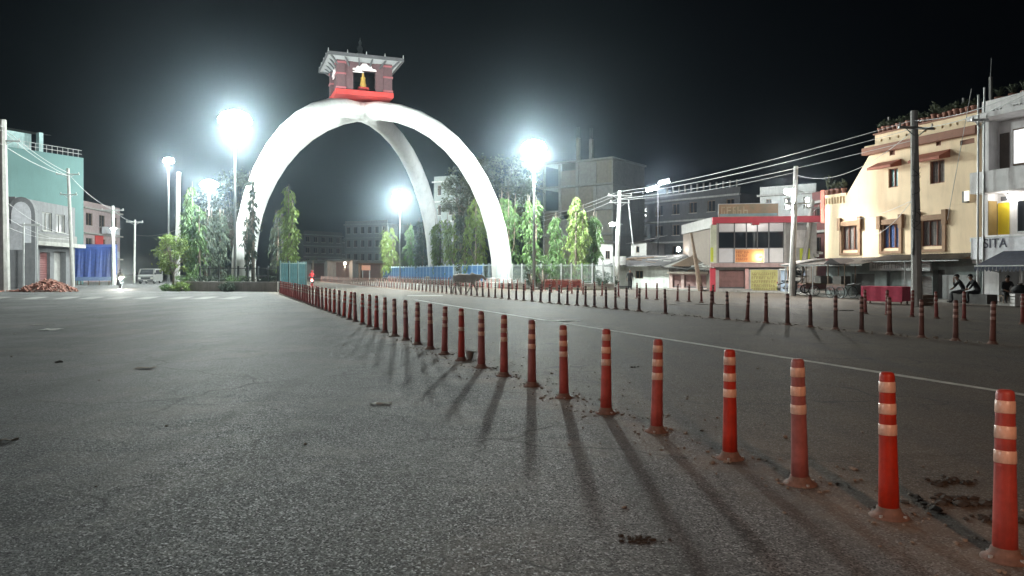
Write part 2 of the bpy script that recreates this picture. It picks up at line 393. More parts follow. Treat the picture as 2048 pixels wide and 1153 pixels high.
scrap(1385, 610, 3.0, .12, .0, 'long thin stick lying across the lane', wood, 'stick')
pot = thing('broken_pot', 'small broken grey pot leaning beside a bollard foot', 'pot', G(940, 718), .4)
MB().lathe([(.05, 0), (.075, .12), (.08, .13), (.066, .128), (.04, .02)], 12).build('bowl', concrete, pot, True)
bx('lid', pot, concrete, -.10, .12, -.05, .06, .131, .142, rot=(.12, .15, 0))

# ------------------------------------------------------------------ arch monument
LF = Vector((-21.97, 61.19, 0)); RF = Vector((-.87, 69.76, 0)); RB = Vector((-9.54, 94.38, 0)); LB = Vector((-30.64, 85.81, 0)); CC = (LF + RB) / 2
AH, AN = 18.1, 2.085
mon = thing('arch_monument', 'huge white crossed-arch gateway carrying a small maroon shrine at its crown', 'monument', CC)
def rib(a, b):
    pts = []; n_ = 22
    for i in range(n_ + 1):
        t = math.pi * i / n_; c_ = math.cos(t); s_ = max(math.sin(t), 0)
        k = abs(c_) ** (2 / AN) * (1 if c_ > 0 else -1); q = (a - b) / 2 * k; pts.append(Vector((q.x, q.y, AH * s_ ** (2 / AN))))
    mb = MB(); rads = [.94 + .12 * math.cos(math.pi * i / n_) ** 2 * 0 for i in range(n_ + 1)]
    return mb.tube(pts, rads, 28)
rib(LF, RB).build('arch_rib', white_p, mon, True); rib(RF, LB).build('arch_rib', white_p, mon, True)
cbk = MB().lathe([(1.75 * math.cos(a), 18.05 + .98 * math.sin(a)) for a in [math.pi * (i / 12 - .5) for i in range(1, 12)]], 28); cbk.build('crown_block', white_p, mon, True)
for q in (LF, RF, RB, LB):
    p = q - CC; MB().lathe([(1.7, 0), (1.7, .5), (1.4, .55), (1.4, .9), (1.05, .95)], 24, 0, (p.x, p.y, 0)).build('plinth', concrete, mon, False)
rd = math.atan2(.36, .933)                                     # shrine faces down the road
shr = Matrix.Rotation(rd, 4, 'Z')
def mpart(mb, name, m, parent=mon, smooth=False):
    mb.v = [tuple(shr @ Vector(v)) for v in mb.v]; return mb.build(name, m, parent, smooth)
zp = 19.2
q = MB(); q.box(-2.9, 2.9, -2.9, 2.9, zp - .05, zp + .42); mpart(q, 'platform', red_p)
HB, ZB, ZE = 2.35, zp + .42, 22.55
for sx in (-1, 1):
    for sy in (-1, 1):
        q = MB(); q.box(sx * HB - .42, sx * HB + .42, sy * HB - .42, sy * HB + .42, ZB, ZE + .3); pl = mpart(q, 'pillar', maroon)
        for zz in (ZB + .1, ZB + 1.5, ZB + 2.6):
            q = MB(); q.box(sx * HB - .5, sx * HB + .5, sy * HB - .5, sy * HB + .5, zz, zz + .16); mpart(q, 'pillar_moulding', mat('maroon trim', (.26, .075, .085)), pl)
        q = MB(); q.box(sx * (HB - .8) - .42, sx * (HB - .8) + .42, sy * HB - .3, sy * HB + .3, ZB, ZE); mpart(q, 'inner_post', maroon)
cream = mat('cream carving', (.72, .62, .62), var=.08, scale=6)
for k in range(4):
    a = k * math.pi / 2; M4 = Matrix.Rotation(a, 4, 'Z')
    q = MB(); q.box(-HB, HB, -HB - .25, -HB + .25, ZB + 2.1, ZE + .2); q.v = [tuple(M4 @ Vector(v)) for v in q.v]; li = mpart(q, 'lintel', maroon)
    cx = [(-1.35, 0), (-1.3, .18), (-.95, .22), (-.85, .45), (-.45, .5), (-.25, .78), (.2, .82), (.35, .6), (.75, .55), (.85, .28), (1.25, .2), (1.35, 0)]
    q = MB(); q.prism([(x * .9, z * .85 + ZB + 2.08) for x, z in cx], -HB - .36, -HB - .27); q.v = [tuple(M4 @ Vector(v)) for v in q.v]; mpart(q, 'cloud_panel', cream, li)
    q = MB(); q.prism([(x * .42 - .62, z * .4 + ZB + 1.85) for x, z in cx], -HB - .30, -HB - .20); q.v = [tuple(M4 @ Vector(v)) for v in q.v]; mpart(q, 'cloud_panel', cream, li)
    q = MB(); q.box(-HB, HB, -.06, .06, 0, .9); q.v = [tuple(M4 @ (Vector(v) + Vector((0, -HB, ZB + .95)))) for v in q.v]
    if k in (1, 2, 3): mpart(q, 'screen', maroon, li)
roof_m = mat('grey roof', (.06, .06, .065), rough=.5); soffit = mat('pale soffit', (.24, .245, .25), rough=.6, var=.15, scale=5)
RE = 3.7
q = MB(); zt2 = ZE + .95
b0 = [(-RE, -RE), (RE, -RE), (RE, RE), (-RE, RE)]; b1 = [(-.5, -.5), (.5, -.5), (.5, .5), (-.5, .5)]
q.add([(x, y, ZE + .28) for x, y in b0] + [(x, y, ZE + .42) for x, y in b0] + [(x, y, zt2) for x, y in b1],
      [(4, 5, 9, 8), (5, 6, 10, 9), (6, 7, 11, 10), (7, 4, 8, 11), (8, 9, 10, 11)] + [(i, (i + 1) % 4, (i + 1) % 4 + 4, i + 4) for i in range(4)])
rf = mpart(q, 'roof', roof_m)
q = MB(); q.add([(x, y, ZE + .275) for x, y in b0] + [(x * .62, y * .62, ZE - .15) for x, y in b0], [(i, i + 4, (i + 1) % 4 + 4, (i + 1) % 4) for i in range(4)] ); mpart(q, 'soffit', soffit, rf)
for k in range(4):
    M4 = Matrix.Rotation(k * math.pi / 2, 4, 'Z')
    q = MB(); q.box(-RE, RE, -RE - .08, -RE - .003, ZE + .12, ZE + .46); q.v = [tuple(M4 @ Vector(v)) for v in q.v]; mpart(q, 'eave_board', mat('grey eave', (.075, .075, .08)), rf)
    for j in range(6):
        x = -2.35 + j * .94
        q = MB(); q.tube([(x * 1.05, -HB - .2, ZB + 2.35), (x * 1.45, -RE + .35, ZE + .22)], .09, 4); q.v = [tuple(M4 @ Vector(v)) for v in q.v]; mpart(q, 'strut', dark_steel, rf)
    for j in range(5):
        x = -RE + j * 2 * RE / 4
        q = MB(); q.lathe([(.03, 0), (.07, .12), (.02, .2), (.05, .28), (.005, .38)], 6, 0, (x, -RE, ZE + .42)); q.v = [tuple(M4 @ Vector(v)) for v in q.v]; mpart(q, 'finial', steel, rf)
q = MB(); q.lathe([(.7, 0), (.5, .5), (.22, .8), (.30, 1.15), (.12, 1.5), (.16, 1.8), (.03, 2.1), (.01, 2.3)], 10, 0, (0, 0, zt2 - .02)); mpart(q, 'spire', mat('tarnished spire', (.18, .19, .2), metal=.3), rf)
q = MB(); q.box(-HB + .4, HB - .4, HB - .2, HB - .05, ZB, ZE); mpart(q, 'niche_wall', mat('dark niche', (.035, .02, .022)))
for sx in (-1, 1):
    q = MB(); q.box(sx * (HB - .05) - .08, sx * (HB - .05) + .08, -HB + .5, HB - .45, ZB, ZE); mpart(q, 'side_screen', mat('dark niche', (.035, .02, .022)))
# statue and its pedestal
f_ = shr @ Vector((0, -1.75, 0))
st = thing('statue_pedestal', 'small stepped red pedestal under the golden figure inside the shrine', 'pedestal', (CC.x + f_.x, CC.y + f_.y, ZB), rd)
bx('block', st, red_p, -.52, .52, -.4, .4, .25, .55); bx('step', st, red_p, -.38, .38, -.32, .32, 0, .25)
sta = MB().lathe([(.34, 0), (.36, .06), (.30, .12), (.33, .3), (.25, .6), (.22, .85), (.26, 1.0), (.1, 1.16), (.12, 1.25), (.10, 1.42), (.03, 1.52)], 12)
sta = sta.build('golden_statue', gold, None, True); sta.location = (CC.x + f_.x, CC.y + f_.y, ZB + .55); sta.rotation_euler = (0, 0, rd)
tag(sta, 'small golden robed figure standing inside the shrine on the arch', 'statue')

# ------------------------------------------------------------------ lights on masts
def high_mast(px, py, Y, lab, power, ring=1.0, nfl=8, aim=None, pos=None, tint=None):
    z = hz(py, Y) if pos is None else pos[2]; t = thing('floodlight_mast', lab, 'light mast', gx(px, Y) if pos is None else (pos[0], pos[1], 0))
    MB().tube([(0, 0, 0), (0, 0, z + .3)], [.13, .05], 10).build('pole', mat('dull mast steel', (.20, .205, .205), rough=.5), t, True)
    bx('base_plate', t, concrete, -.35, .35, -.35, .35, 0, .2)
    q = MB(); q.tube([(ring * .75 * math.cos(a), ring * .75 * math.sin(a), z) for a in [2 * math.pi * i / 16 for i in range(17)]], .04, 6)
    for k in range(4): a = k * math.pi / 2; q.tube([(0, 0, z), (ring * .75 * math.cos(a), ring * .75 * math.sin(a), z)], .035, 6)
    q.build('head_ring', steel, t)
    c_ = tint or MAST_COL
    glare_tiers = ((.43 * ring, .50, 8, .15, -52), (.20 * ring, .87, 12, .17, -22), (-.09 * ring, .98, 12, .17, 12), (-.36 * ring, .70, 8, .16, 48))  # oval of panel rings, oversized to stand in for lamp glare
    area = sum(nn * (2 * ring * kr * math.tan(math.pi / nn) * 1.1) * 2 * hh * ring for dz, kr, nn, hh, tl in glare_tiers)
    lens = mat('flood lens %d' % int(px * 7 + Y), (1, 1, 1), emit=max(7., .4 * power / (math.pi * area)), ecol=c_)      # the mast's own light
    for dz, kr, nn, hh, tl in glare_tiers:
        for k in range(nn):
            a = 2 * math.pi * (k + .5) / nn; M = Matrix.Translation((ring * kr * math.cos(a), ring * kr * math.sin(a), z + dz)) @ Matrix.Rotation(a, 4, 'Z') @ Matrix.Rotation(R(tl), 4, 'Y')
            hh_ = hh * ring; wd = ring * kr * math.tan(math.pi / nn) * 1.12
            q = MB(); q.box(-.1, .05, -wd, wd, -hh_, hh_); q.box(-.4 * ring, -.1, -.05, .05, -.05, .05); q.v = [tuple(M @ Vector(v)) for v in q.v]; fl = q.build('floodlight', steel, t)
            q = MB(); q.box(.052, .07, -wd + .02, wd - .02, -hh_ + .02, hh_ - .02); q.v = [tuple(M @ Vector(v)) for v in q.v]; q.build('lens', lens, fl)
    lamp(t, (0, 0, z - .64 * ring - .3), power * .6, c_, .35)
    if aim:
        o = lamp(t, (0, 0, z - 1.1 * ring - .3), aim[1], c_, .5, 'SPOT', spot_size=R(aim[2]), spot_blend=.7)
        o.rotation_euler = (Vector(aim[0]) - (t.location + o.location)).to_track_quat('-Z', 'Y').to_euler()
    return t
high_mast(470, 240, 60, 'tall floodlight mast beside the walled island\'s arch leg and hedge', MAST_P * 1.5, 1.15, aim=((-13, 79, 16), 9000, 100))
high_mast(1068, 295, 62, 'floodlight mast rising between trees behind the red barricade', MAST_P * 1.4, .9, aim=((-9, 76, 11), 6000, 100))
high_mast(337, 322, 78, 'floodlight mast beside a concrete pole behind the small round tree', MAST_P * .36, .45)
high_mast(418, 370, 95, 'shorter-looking floodlight mast behind the walled island\'s trees', MAST_P * .95, .95)
high_mast(800, 393, 109, 'floodlight mast behind the blue fence under the arch', MAST_P * 1.7, .9)
high_mast(0, 0, 0, 'assumed floodlight mast, added out of view on the open asphalt well away from the bollards', MAST_P * .72, .8, pos=(-38, 4, 12.5), tint=(1, .98, .95))  # unseen mast, assumed and added to light the house fronts from the side

# ------------------------------------------------------------------ utility poles and street lamps
def crossarm(t, z, w_, rz=0, ins=3, name='crossarm'):
    q = MB(); q.box(-w_ / 2, w_ / 2, -.05, .05, z - .05, z + .05); q.tube([(-w_ * .32, 0, z), (0, 0, z - .4)], .025, 4); q.tube([(w_ * .32, 0, z), (0, 0, z - .4)], .025, 4)
    M = Matrix.Rotation(rz, 4, 'Z'); q.v = [tuple(M @ Vector(v)) for v in q.v]; ca = q.build(name, steel, t)
    for k in range(ins):
        x = -w_ / 2 + .08 + (w_ - .16) * k / max(1, ins - 1); v = M @ Vector((x, 0, z + .05))
        MB().lathe([(.03, 0), (.05, .05), (.03, .08), (.05, .12), (.02, .17)], 8, 0, v).build('insulator', white_w, ca)
def util_pole(px, py_top, px_top, Y, lab, w0=.17, w1=.11, arms=((.25, 1.6, 3),), rz=0., mm=None, z0=0.):
    b = gx(px, Y); top = P(px_top, py_top, Y) - b
    t = thing('utility_pole', lab, 'utility pole', b)
    MB().tube([(0, 0, z0 - .1), tuple(top)], [w0, w1], 8).build('shaft', mm or pole_m, t)
    for dz, ww, ins in arms:
        k = (top.z - dz) / top.z;
        q = MB(); z = top.z - dz; c = Vector((top.x * k, top.y * k, 0)); M = Matrix.Translation(c) @ Matrix.Rotation(rz, 4, 'Z')
        q.box(-ww / 2, ww / 2, -.16, -.06, z - .05, z + .05); q.tube([(-ww * .32, -.11, z), (0, -.11, z - .4)], .025, 4); q.tube([(ww * .32, -.11, z), (0, -.11, z - .4)], .025, 4)
        q.v = [tuple(M @ Vector(v)) for v in q.v]; ca = q.build('crossarm', steel, t)
        for j in range(ins):
            x = -ww / 2 + .08 + (ww - .16) * j / max(1, ins - 1); v = M @ Vector((x, -.11, z + .05))
            MB().lathe([(.03, 0), (.05, .05), (.03, .08), (.05, .12), (.02, .17)], 8, 0, v).build('insulator', white_w, ca)
    return t, b + top
def street_head(t, loc, power, colr=(1, .98, .93), size=.5, dirx=-1, em=None):
    loc = Vector(loc)
    q = MB(); q.tube([loc + Vector((-dirx * .9, 0, -.15)), loc + Vector((-dirx * .3, 0, .05)), loc], .03, 6); a = q.build('lamp_arm', steel, t)
    hd = MB().box(loc.x - size / 2, loc.x + size / 2, loc.y - .15, loc.y + .15, loc.z - .05, loc.z + .06).build('lamp_head', steel, t)
    MB().lathe([(.08, -.30), (.22, -.22), (.26, -.06)], 10, 0, loc).build('lens', em or lens_s, hd)
    lamp(t, loc + Vector((0, 0, -.4)), power * .65, colr, .15, 'SPOT', spot_size=R(165), spot_blend=.4)
    lamp(t, loc + Vector((0, 0, -.4)), power * .4, colr, .15)
pA, tA = util_pole(1232, 382, 1240, 66, 'white concrete power pole beside a small lamp and the tin shacks', .24, .16, ((.45, 2.2, 3), (1.05, 1.8, 3)), .15, mat('whitewashed pole', (.66, .66, .64), stain=.4))
street_head(pA, P(1225, 446, 66) - gx(1232, 66), 1400, (.95, 1, .95), .5, -1)
pB, tB = util_pole(1583, 333, 1592, 46, 'pale power pole in front of the red-banded shop, with a bright lamp', .2, .13, ((2.3, 1.3, 2),), 0, mat('whitewashed pole', (.66, .66, .64)))
street_head(pB, P(1577, 380, 46) - gx(1583, 46), 4600, (1, .97, .90), .5, -1)
pC, tC = util_pole(1834, 222, 1828, 31.7, 'grey concrete power pole wound with cables in front of the yellow house', .22, .14, ((.75, 1.7, 3),), .2)
cb = MB(); rr = random.Random(8)                                 # cable tangle on the shaft
for k in range(7):
    z0 = 3.2 + rr.uniform(0, 2.6); pts = []
    for i in range(13):
        a = i / 12 * 6.3 + k; pts.append((.16 * math.cos(a) - .12, -.16 + .09 * math.sin(a), z0 + .28 * math.sin(a * .5 + k)))
    cb.tube(pts, .011, 5)
for k in range(3): cb.tube([(-.2 - .02 * k, -.14 + .03 * k, 2.2), (-.2 + .03 * k, -.16, 4.), (-.17, -.14 + .04 * k, 6.5)], .012, 5)
tag(cb.build('cable_coil', black_m, pC), kind='stuff')
pD, tD = util_pole(10, 240, 5, 57, 'thick grey power pole at the kerb beside the heap of bricks', .36, .26, ((1.6, 2.4, 3),), .3)
pE, tE = util_pole(146, 337, 136, 74, 'leaning pale power pole in front of the teal wall', .2, .13, ((.6, 2.2, 3), (2.6, 1.6, 2)), .1)
pF, tF = util_pole(228, 412, 226, 84, 'white power pole carrying a round lamp near the blue stall', .2, .14, ((.5, 2.4, 2),), .1, mat('whitewashed pole', (.66, .66, .64)))
street_head(pF, P(226, 456, 83.7) - gx(228, 84), 350, (1, .98, .95), .5, -1)
pG, tG = util_pole(268, 440, 270, 96, 'dim power pole behind the white van', .16, .11, ((.3, 2., 2),), .2)
pH, tH = util_pole(354, 345, 358, 80, 'tall pale concrete pole beside a floodlight mast', .3, .2, (), .2)
pI, tI = util_pole(1955, 190, 1957, 35, 'slim steel pipe pole at the corner of the yellow house', .05, .045, ((1.2, .8, 2),), 0, steel)
pJ, tJ = util_pole(1966, 175, 1969, 35.2, 'second slim steel pipe beside the white balconied house', .045, .04, (), 0, steel)
pK, tK = util_pole(1402, 466, 1382, 58, 'short leaning timber pole by the brown shutter shop', .22, .09, (), 0, wood)
pL, tL = util_pole(1600, 400, 1625, 56, 'leaning pole bundled with cables beside the lime coloured wall', .22, .15, ((.6, 1.2, 2),), 0.2)
# twin lamp post behind the shacks
tw = thing('street_lamp', 'tall dark lamp post with twin bright heads behind the tin shacks', 'street lamp', gx(1316, 74))
zt3 = hz(370, 74)
MB().tube([(0, 0, 0), (0, 0, zt3 - .1)], [.07, .05], 8).build('pole', black_m, tw, True)
for (px, py, sx) in ((1303, 378, -1), (1328, 364, 1)):
    v = P(px, py, 74) - gx(1316, 74)
    MB().tube([(0, 0, zt3 - .6), (v.x * .6, 0, v.z), (v.x, 0, v.z)], .035, 6).build('arm', black_m, tw)
    h_ = MB().box(v.x - .55, v.x + .55, -.2, .2, v.z + .15, v.z + .25, rot=(0, R(-14), 0)).build('lamp_head', dark_steel, tw)
    MB().box(v.x - .5, v.x + .5, -.18, .18, v.z - .2, v.z + .12, rot=(0, R(-14), 0)).build('lens', mat('cold lens', (1, 1, 1), emit=30, ecol=(.93, .93, 1)), h_)
lamp(tw, (0, -1.3, zt3 - .5), 2600, (.93, .94, 1), .4)
# overhead wires
def wire(a, b, sag, lab, r=.014, grp=None):
    a, b = Vector(a), Vector(b); pts = [a.lerp(b, i / 20) - Vector((0, 0, sag * 4 * (i / 20) * (1 - i / 20))) for i in range(21)]
    o = MB().tube(pts, r, 4).build('overhead_wire', wire_m); return tag(o, lab, 'wire', grp)
W1 = 'pale overhead wire slung between the yellow house pole and the whitewashed pole'
for k, (y0, y1) in enumerate(((384, 241), (390, 258), (398, 281))):
    wire(P(1236, y0, 65.8), P(1826, y1, 31.6), .35, W1, .013, 'wires over the shops')
for k, (y0, y1) in enumerate(((384, 442), (390, 450), (398, 462))):
    wire(P(1236, y0, 65.8), P(1040, y1, 100), .4, 'overhead wire running from the whitewashed pole behind the trees', .014, 'wires behind the trees')
for k, (y0, y1) in enumerate(((242, 170), (258, 178))):
    wire(P(1830, y0, 31.5), P(2075, y1, 24), .25, 'overhead wire passing in front of the potted roof terrace', .014, 'wires in front of the terrace')
wire(P(1590, 345, 45.9), P(1240, 400, 66), .3, 'thin cable from the lamp pole to the whitewashed pole', .012)
wire(P(1592, 350, 45.9), P(1826, 262, 31.7), .9, 'thin sagging cable from the lamp pole towards the yellow house', .012)
wire(P(1834, 386, 31.5), P(1750, 470, 43), .3, 'service cable dropping to the yellow house wall', .012)
for k, (y0, y1) in enumerate(((254, 346), (262, 352), (290, 352))):
    wire(P(5, y0, 56.7), P(136, y1, 73.8), .3, 'overhead wire crossing in front of the teal wall', .02, 'wires at the teal wall')
    wire(P(5, y0, 56.7), P(-160, y0 - 110, 40), .3, 'overhead wire leaving the thick kerb pole towards the street', .018, 'wires leaving the kerb pole')
wire(P(140, 352, 73.8), P(226, 420, 83.8), .4, 'overhead wire from the leaning pole to the lamp pole', .02)
wire(P(226, 420, 83.8), P(270, 444, 95.8), .3, 'overhead wire from the lamp pole to the dim pole', .02)
for k, (y0, y1) in enumerate(((398, 470), (430, 480), (450, 475))):
    wire(P(5, y0, 56.7), P(140, y1, 73.8), .5, 'low slack cable drooping between the two kerb poles', .016, 'slack cables at the kerb')
wire(P(1943, 178, 34), P(1895, 440, 37.5), -.0, 'loose cable hanging down the yellow wall corner', .015)
wire(P(1700, 440, 42), P(1836, 395, 31.9), .2, 'thin cable across the yellow wall', .01)
wire(P(270, 470, 95), P(358, 458, 80), .4, 'thin wire between the dim pole and the tall concrete pole', .016)

# ------------------------------------------------------------------ buildings
class Fac:
    """a facade seen in the photograph: two base corners, features given in photo pixels on its plane"""
    def __init__(s, name, label, pxA, YA, pxB, YB, cat='building', group=None):
        s.A = gx(pxA, YA); s.B = gx(pxB, YB); d = s.B - s.A; s.L = d.length; s.u = d / s.L
        s.root = thing(name, label, cat, s.A, math.atan2(d.y, d.x), group); s.holes = []
    def uz(s, px, py):
        dx = (px - 1024) / F; t = (dx * s.A.y - s.A.x) / (s.u.x - dx * s.u.y); Y = s.A.y + t * s.u.y
        return t, HC + (HZ - py) / F * Y
    def rect(s, x0, y0, x1, y1):
        c = (x0 + x1) / 2; return s.uz(x0, y0)[0], s.uz(x1, y1)[0], s.uz(c, y1)[1], s.uz(c, y0)[1]
    def box(s, name, m, x0, y0, x1, y1, d0, d1, parent=None):
        u0, u1, z0, z1 = s.rect(x0, y0, x1, y1); return bx(name, parent or s.root, m, u0, u1, d0, d1, z0, z1)
    def wall(s, u0, u1, z0, z1, D, m, reveal=.2, name='wall', top=True, y0=0.):
        hs = [h for h in s.holes if h[0] >= u0 - 1e-4 and h[1] <= u1 + 1e-4 and h[2] >= z0 - 1e-4 and h[3] <= z1 + 1e-4]
        xs = sorted({u0, u1, *[h[0] for h in hs], *[h[1] for h in hs]}); zs = sorted({z0, z1, *[h[2] for h in hs], *[h[3] for h in hs]})
        q = MB()
        for i in range(len(xs) - 1):
            for j in range(len(zs) - 1):
                cx, cz = (xs[i] + xs[i + 1]) / 2, (zs[j] + zs[j + 1]) / 2
                if any(h[0] < cx < h[1] and h[2] < cz < h[3] for h in hs): continue
                q.quad((xs[i], y0, zs[j]), (xs[i + 1], y0, zs[j]), (xs[i + 1], y0, zs[j + 1]), (xs[i], y0, zs[j + 1]))
        for a, b, c, d, *r in hs:
            e = y0 + (r[0] if r else reveal)
            q.quad((a, y0, c), (b, y0, c), (b, e, c), (a, e, c)); q.quad((a, y0, d), (a, e, d), (b, e, d), (b, y0, d))
            q.quad((a, y0, c), (a, e, c), (a, e, d), (a, y0, d)); q.quad((b, y0, c), (b, y0, d), (b, e, d), (b, e, c))
        q.quad((u0, y0, z0), (u0, y0, z1), (u0, D, z1), (u0, D, z0)); q.quad((u1, y0, z0), (u1, D, z0), (u1, D, z1), (u1, y0, z1))
        q.quad((u0, D, z0), (u0, D, z1), (u1, D, z1), (u1, D, z0))
        if top: q.quad((u0, y0, z1), (u1, y0, z1), (u1, D, z1), (u0, D, z1))
        return q.build(name, m, s.root)
    def window(s, x0, y0, x1, y1, frame=None, pane=None, nx=2, nz=1, fw=.06, reveal=.2, sill=True, r=None, bars=0):
        u0, u1, z0, z1 = r or s.rect(x0, y0, x1, y1); s.holes.append((u0, u1, z0, z1, reveal))
        frame = frame or wood; pane = pane or glass_d; e = reveal
        q = MB(); f0, f1 = e - .09, e + .03
        q.box(u0, u0 + fw, f0, f1, z0, z1); q.box(u1 - fw, u1, f0, f1, z0, z1); q.box(u0 + fw, u1 - fw, f0, f1, z0, z0 + fw); q.box(u0 + fw, u1 - fw, f0, f1, z1 - fw, z1)
        for k in range(1, nx): c = u0 + (u1 - u0) * k / nx; q.box(c - fw * .4, c + fw * .4, f0 + .01, f1 - .01, z0 + fw, z1 - fw)
        for k in range(1, nz): c = z0 + (z1 - z0) * k / nz; q.box(u0 + fw, u1 - fw, f0 + .02, f1 - .02, c - fw * .4, c + fw * .4)
        o = q.build('window', frame, s.root)
        for k in range(nx):
            a = u0 + (u1 - u0) * k / nx; b = u0 + (u1 - u0) * (k + 1) / nx
            bx('pane', o, pane, a + .002, b - .002, e - .01, e + .012, z0 + .003, z1 - .003)
        if sill: bx('sill', o, concrete, u0 - .08, u1 + .08, -.1, e - .1, z0 - .07, z0 - .003)
        if bars:
            q = MB()
            for k in range(1, bars): c = u0 + (u1 - u0) * k / bars; q.tube([(c, e - .13, z0), (c, e - .13, z1)], .012, 4)
            q.build('window_bars', dark_steel, o)
        return o
    def shutter(s, x0, y0, x1, y1, m=None, reveal=.25, r=None, n=14):
        u0, u1, z0, z1 = r or s.rect(x0, y0, x1, y1); s.holes.append((u0, u1, z0, z1, reveal))
        o = MB(); st_ = (z1 - z0) / n
        for k in range(n):
            za, zb = z0 + k * st_, z0 + (k + 1) * st_; zm = (za + zb) / 2
            o.quad((u0, reveal, za), (u1, reveal, za), (u1, reveal - .03, zm), (u0, reveal - .03, zm)); o.quad((u0, reveal - .03, zm), (u1, reveal - .03, zm), (u1, reveal, zb), (u0, reveal, zb))
        o = o.build('shutter', m or rust, s.root)
        bx('bottom_rail', o, dark_steel, u0 + .01, u1 - .01, reveal - .06, reveal - .035, z0, z0 + .1)
        return o
def strokes(F_, parent, x0, y0, x1, y1, m, d, rows=1, seed=1, fill=.8):
    """illegible sign lettering: small raised marks"""
    u0, u1, z0, z1 = F_.rect(x0, y0, x1, y1); rr = random.Random(seed); q = MB()
    for k in range(rows):
        za = z0 + (z1 - z0) * (k + .12) / rows; zb = z0 + (z1 - z0) * (k + .88) / rows; h = zb - za; u = u0
        while u < u0 + (u1 - u0) * fill:
            w_ = h * rr.uniform(.35, .75); t_ = h * .15
            q.box(u, u + t_, d - .012, d, za, zb)
            if rr.random() < .8: q.box(u + t_, u + w_, d - .011, d - .001, zb - t_, zb)
            if rr.random() < .6: q.box(u + t_, u + w_, d - .011, d - .001, (za + zb) / 2 - t_ / 2, (za + zb) / 2 + t_ / 2)
            if rr.random() < .5: q.box(u + w_ - t_, u + w_, d - .012, d, za, (za + zb) / 2)
            u += w_ + h * .22
    return q.build('lettering', m, parent)
def corr_sheet(name, m, parent, a, b, c, d, n=28, amp=.02):
    """corrugated sheet: a,b rear edge, d,c front edge"""
    a, b, c, d = map(Vector, (a, b, c, d)); q = MB(); nn = n * 2
    top = []
    for i in range(nn + 1):
        t = i / nn; h = Vector((0, 0, amp if i % 2 else -amp)); top.append((a.lerp(b, t) + h, d.lerp(c, t) + h))
    for i in range(nn):
        q.quad(top[i][0], top[i + 1][0], top[i + 1][1], top[i][1])
    v = Vector((0, 0, -.012))
    for i in range(nn): q.quad(top[i][0] + v, top[i][1] + v, top[i + 1][1] + v, top[i + 1][0] + v)
    return q.build(name, m, parent)

# ---- yellow house
yel = mat('yellow plaster', (.76, .595, .40), var=.07, scale=.8, stain=.25); brn = mat('brown trim', (.25, .115, .075), var=.15); tealw = mat('grey green plaster', (.26, .30, .29), stain=.6)
S_ = -.31; a_ = 36.5 * ((1957 - 1024) / F - S_)
def Yl(px): return a_ / ((px - 1024) / F - S_)
Y_ = Fac('yellow_house', 'three storey yellow house with brown window hoods and a row of roof pots', 1650, Yl(1650), 1957, Yl(1957), 'house')
T = Y_.root
zt_main = Y_.uz(1957, 224)[1]; z_g = Y_.uz(1800, 520)[1]; u_main = Y_.uz(1750, 300)[0]; u_l = 0.
z_corn = Y_.uz(1850, 281)[1]
Y_.window(1777, 337, 1796, 375, brn, mat('cyan glass', (.10, .30, .34), rough=.2), 2, 1, .05, .18, False)
Y_.window(1860, 321, 1889, 367, brn, curtain, 2, 1, .06, .18, False, bars=5)
for r_, pn, b_ in (((1685, 452, 1717, 501), curtain, 6), ((1765, 449, 1799, 497), curtain_b, 6), ((1843, 441, 1886, 493), curtain, 8)):
    o = Y_.window(*r_, brn, pn, 3, 1, .06, .16, False, bars=b_)
    u0, u1, z0, z1 = Y_.rect(*r_)
    q = MB(); q.box(u0 - .2, u0 - .003, -.08, .1, z0 - .15, z1); q.box(u1 + .003, u1 + .2, -.08, .1, z0 - .15, z1); q.box(u0 - .2, u1 + .2, -.085, .1, z0 - .3, z0 - .153); q.box(u0 - .28, u1 + .28, -.12, .1, z1 + .003, z1 + .28)
    q.box(u0 - .30, u0 - .04, -.17, .1, z1 - .25, z1 + .5); q.box(u1 + .04, u1 + .30, -.17, .1, z1 - .25, z1 + .5); q.build('window_surround', mat('ochre trim', (.25, .15, .085), var=.2), o)
Y_.window(1779, 300, 1790, 311, brn, brn, 1, 1, .03, .1, False); Y_.window(1872, 281, 1882, 292, brn, brn, 1, 1, .03, .1, False)
Y_.window(1920, 279, 1949, 289, brn, brn, 1, 1, .02, .1, False)
zp0, zp1 = z_corn + .5, zt_main
u_list = [Y_.uz(px, 250)[0] for px in (1763, 1780, 1797, 1813, 1829, 1851, 1869, 1885, 1901, 1915)]
for u in u_list: Y_.holes.append((u - .06, u + .06, zp1 - .42, zp1 - .28, .3))
uR = Y_.L
Y_.wall(u_main, uR, z_g, zt_main, 9, yel, .18)
# lower left block, diagonal stair wall and little terrace
uD = Y_.uz(1692, 380)[0]; zD = Y_.uz(1692, 396)[1]; zT = Y_.uz(1735, 316)[1]; zL = Y_.uz(1670, 392)[1]
u_k = u_main - .003
Y_.wall(0, u_k, z_g, zD - .5, 8, yel, .16, 'side_wall')
MB().prism([(uD, zD - .497), (u_k, zD - .497), (u_k, zT + .1), (u_k - .45, zT + .1), (uD, zD + .1)], .0, .25).build('stair_wall', yel, T)
q = MB(); z0, z1 = zD - .497, zL + .1
q.box(0, uD - .003, 0, .15, z0, z0 + .22); q.box(0, uD - .003, 0, .15, z1 - .18, z1)
for k in range(8): u = (uD - .06) * k / 7; q.box(u - .0 if k == 0 else u - .05, u + .05, .01, .14, z0 + .22, z1 - .18)
q.build('terrace_railing', yel, T)
bx('corner_pier', T, mat('red brown trim', (.36, .10, .07)), -.32, -.003, -.06, .4, z_g + 2.4, zL + .45)
c0, c1 = Y_.uz(1733, 310)[0], uR + .1
bx('cornice', T, brn, c0, c1, -.35, -.003, z_corn - .22, z_corn + .18)
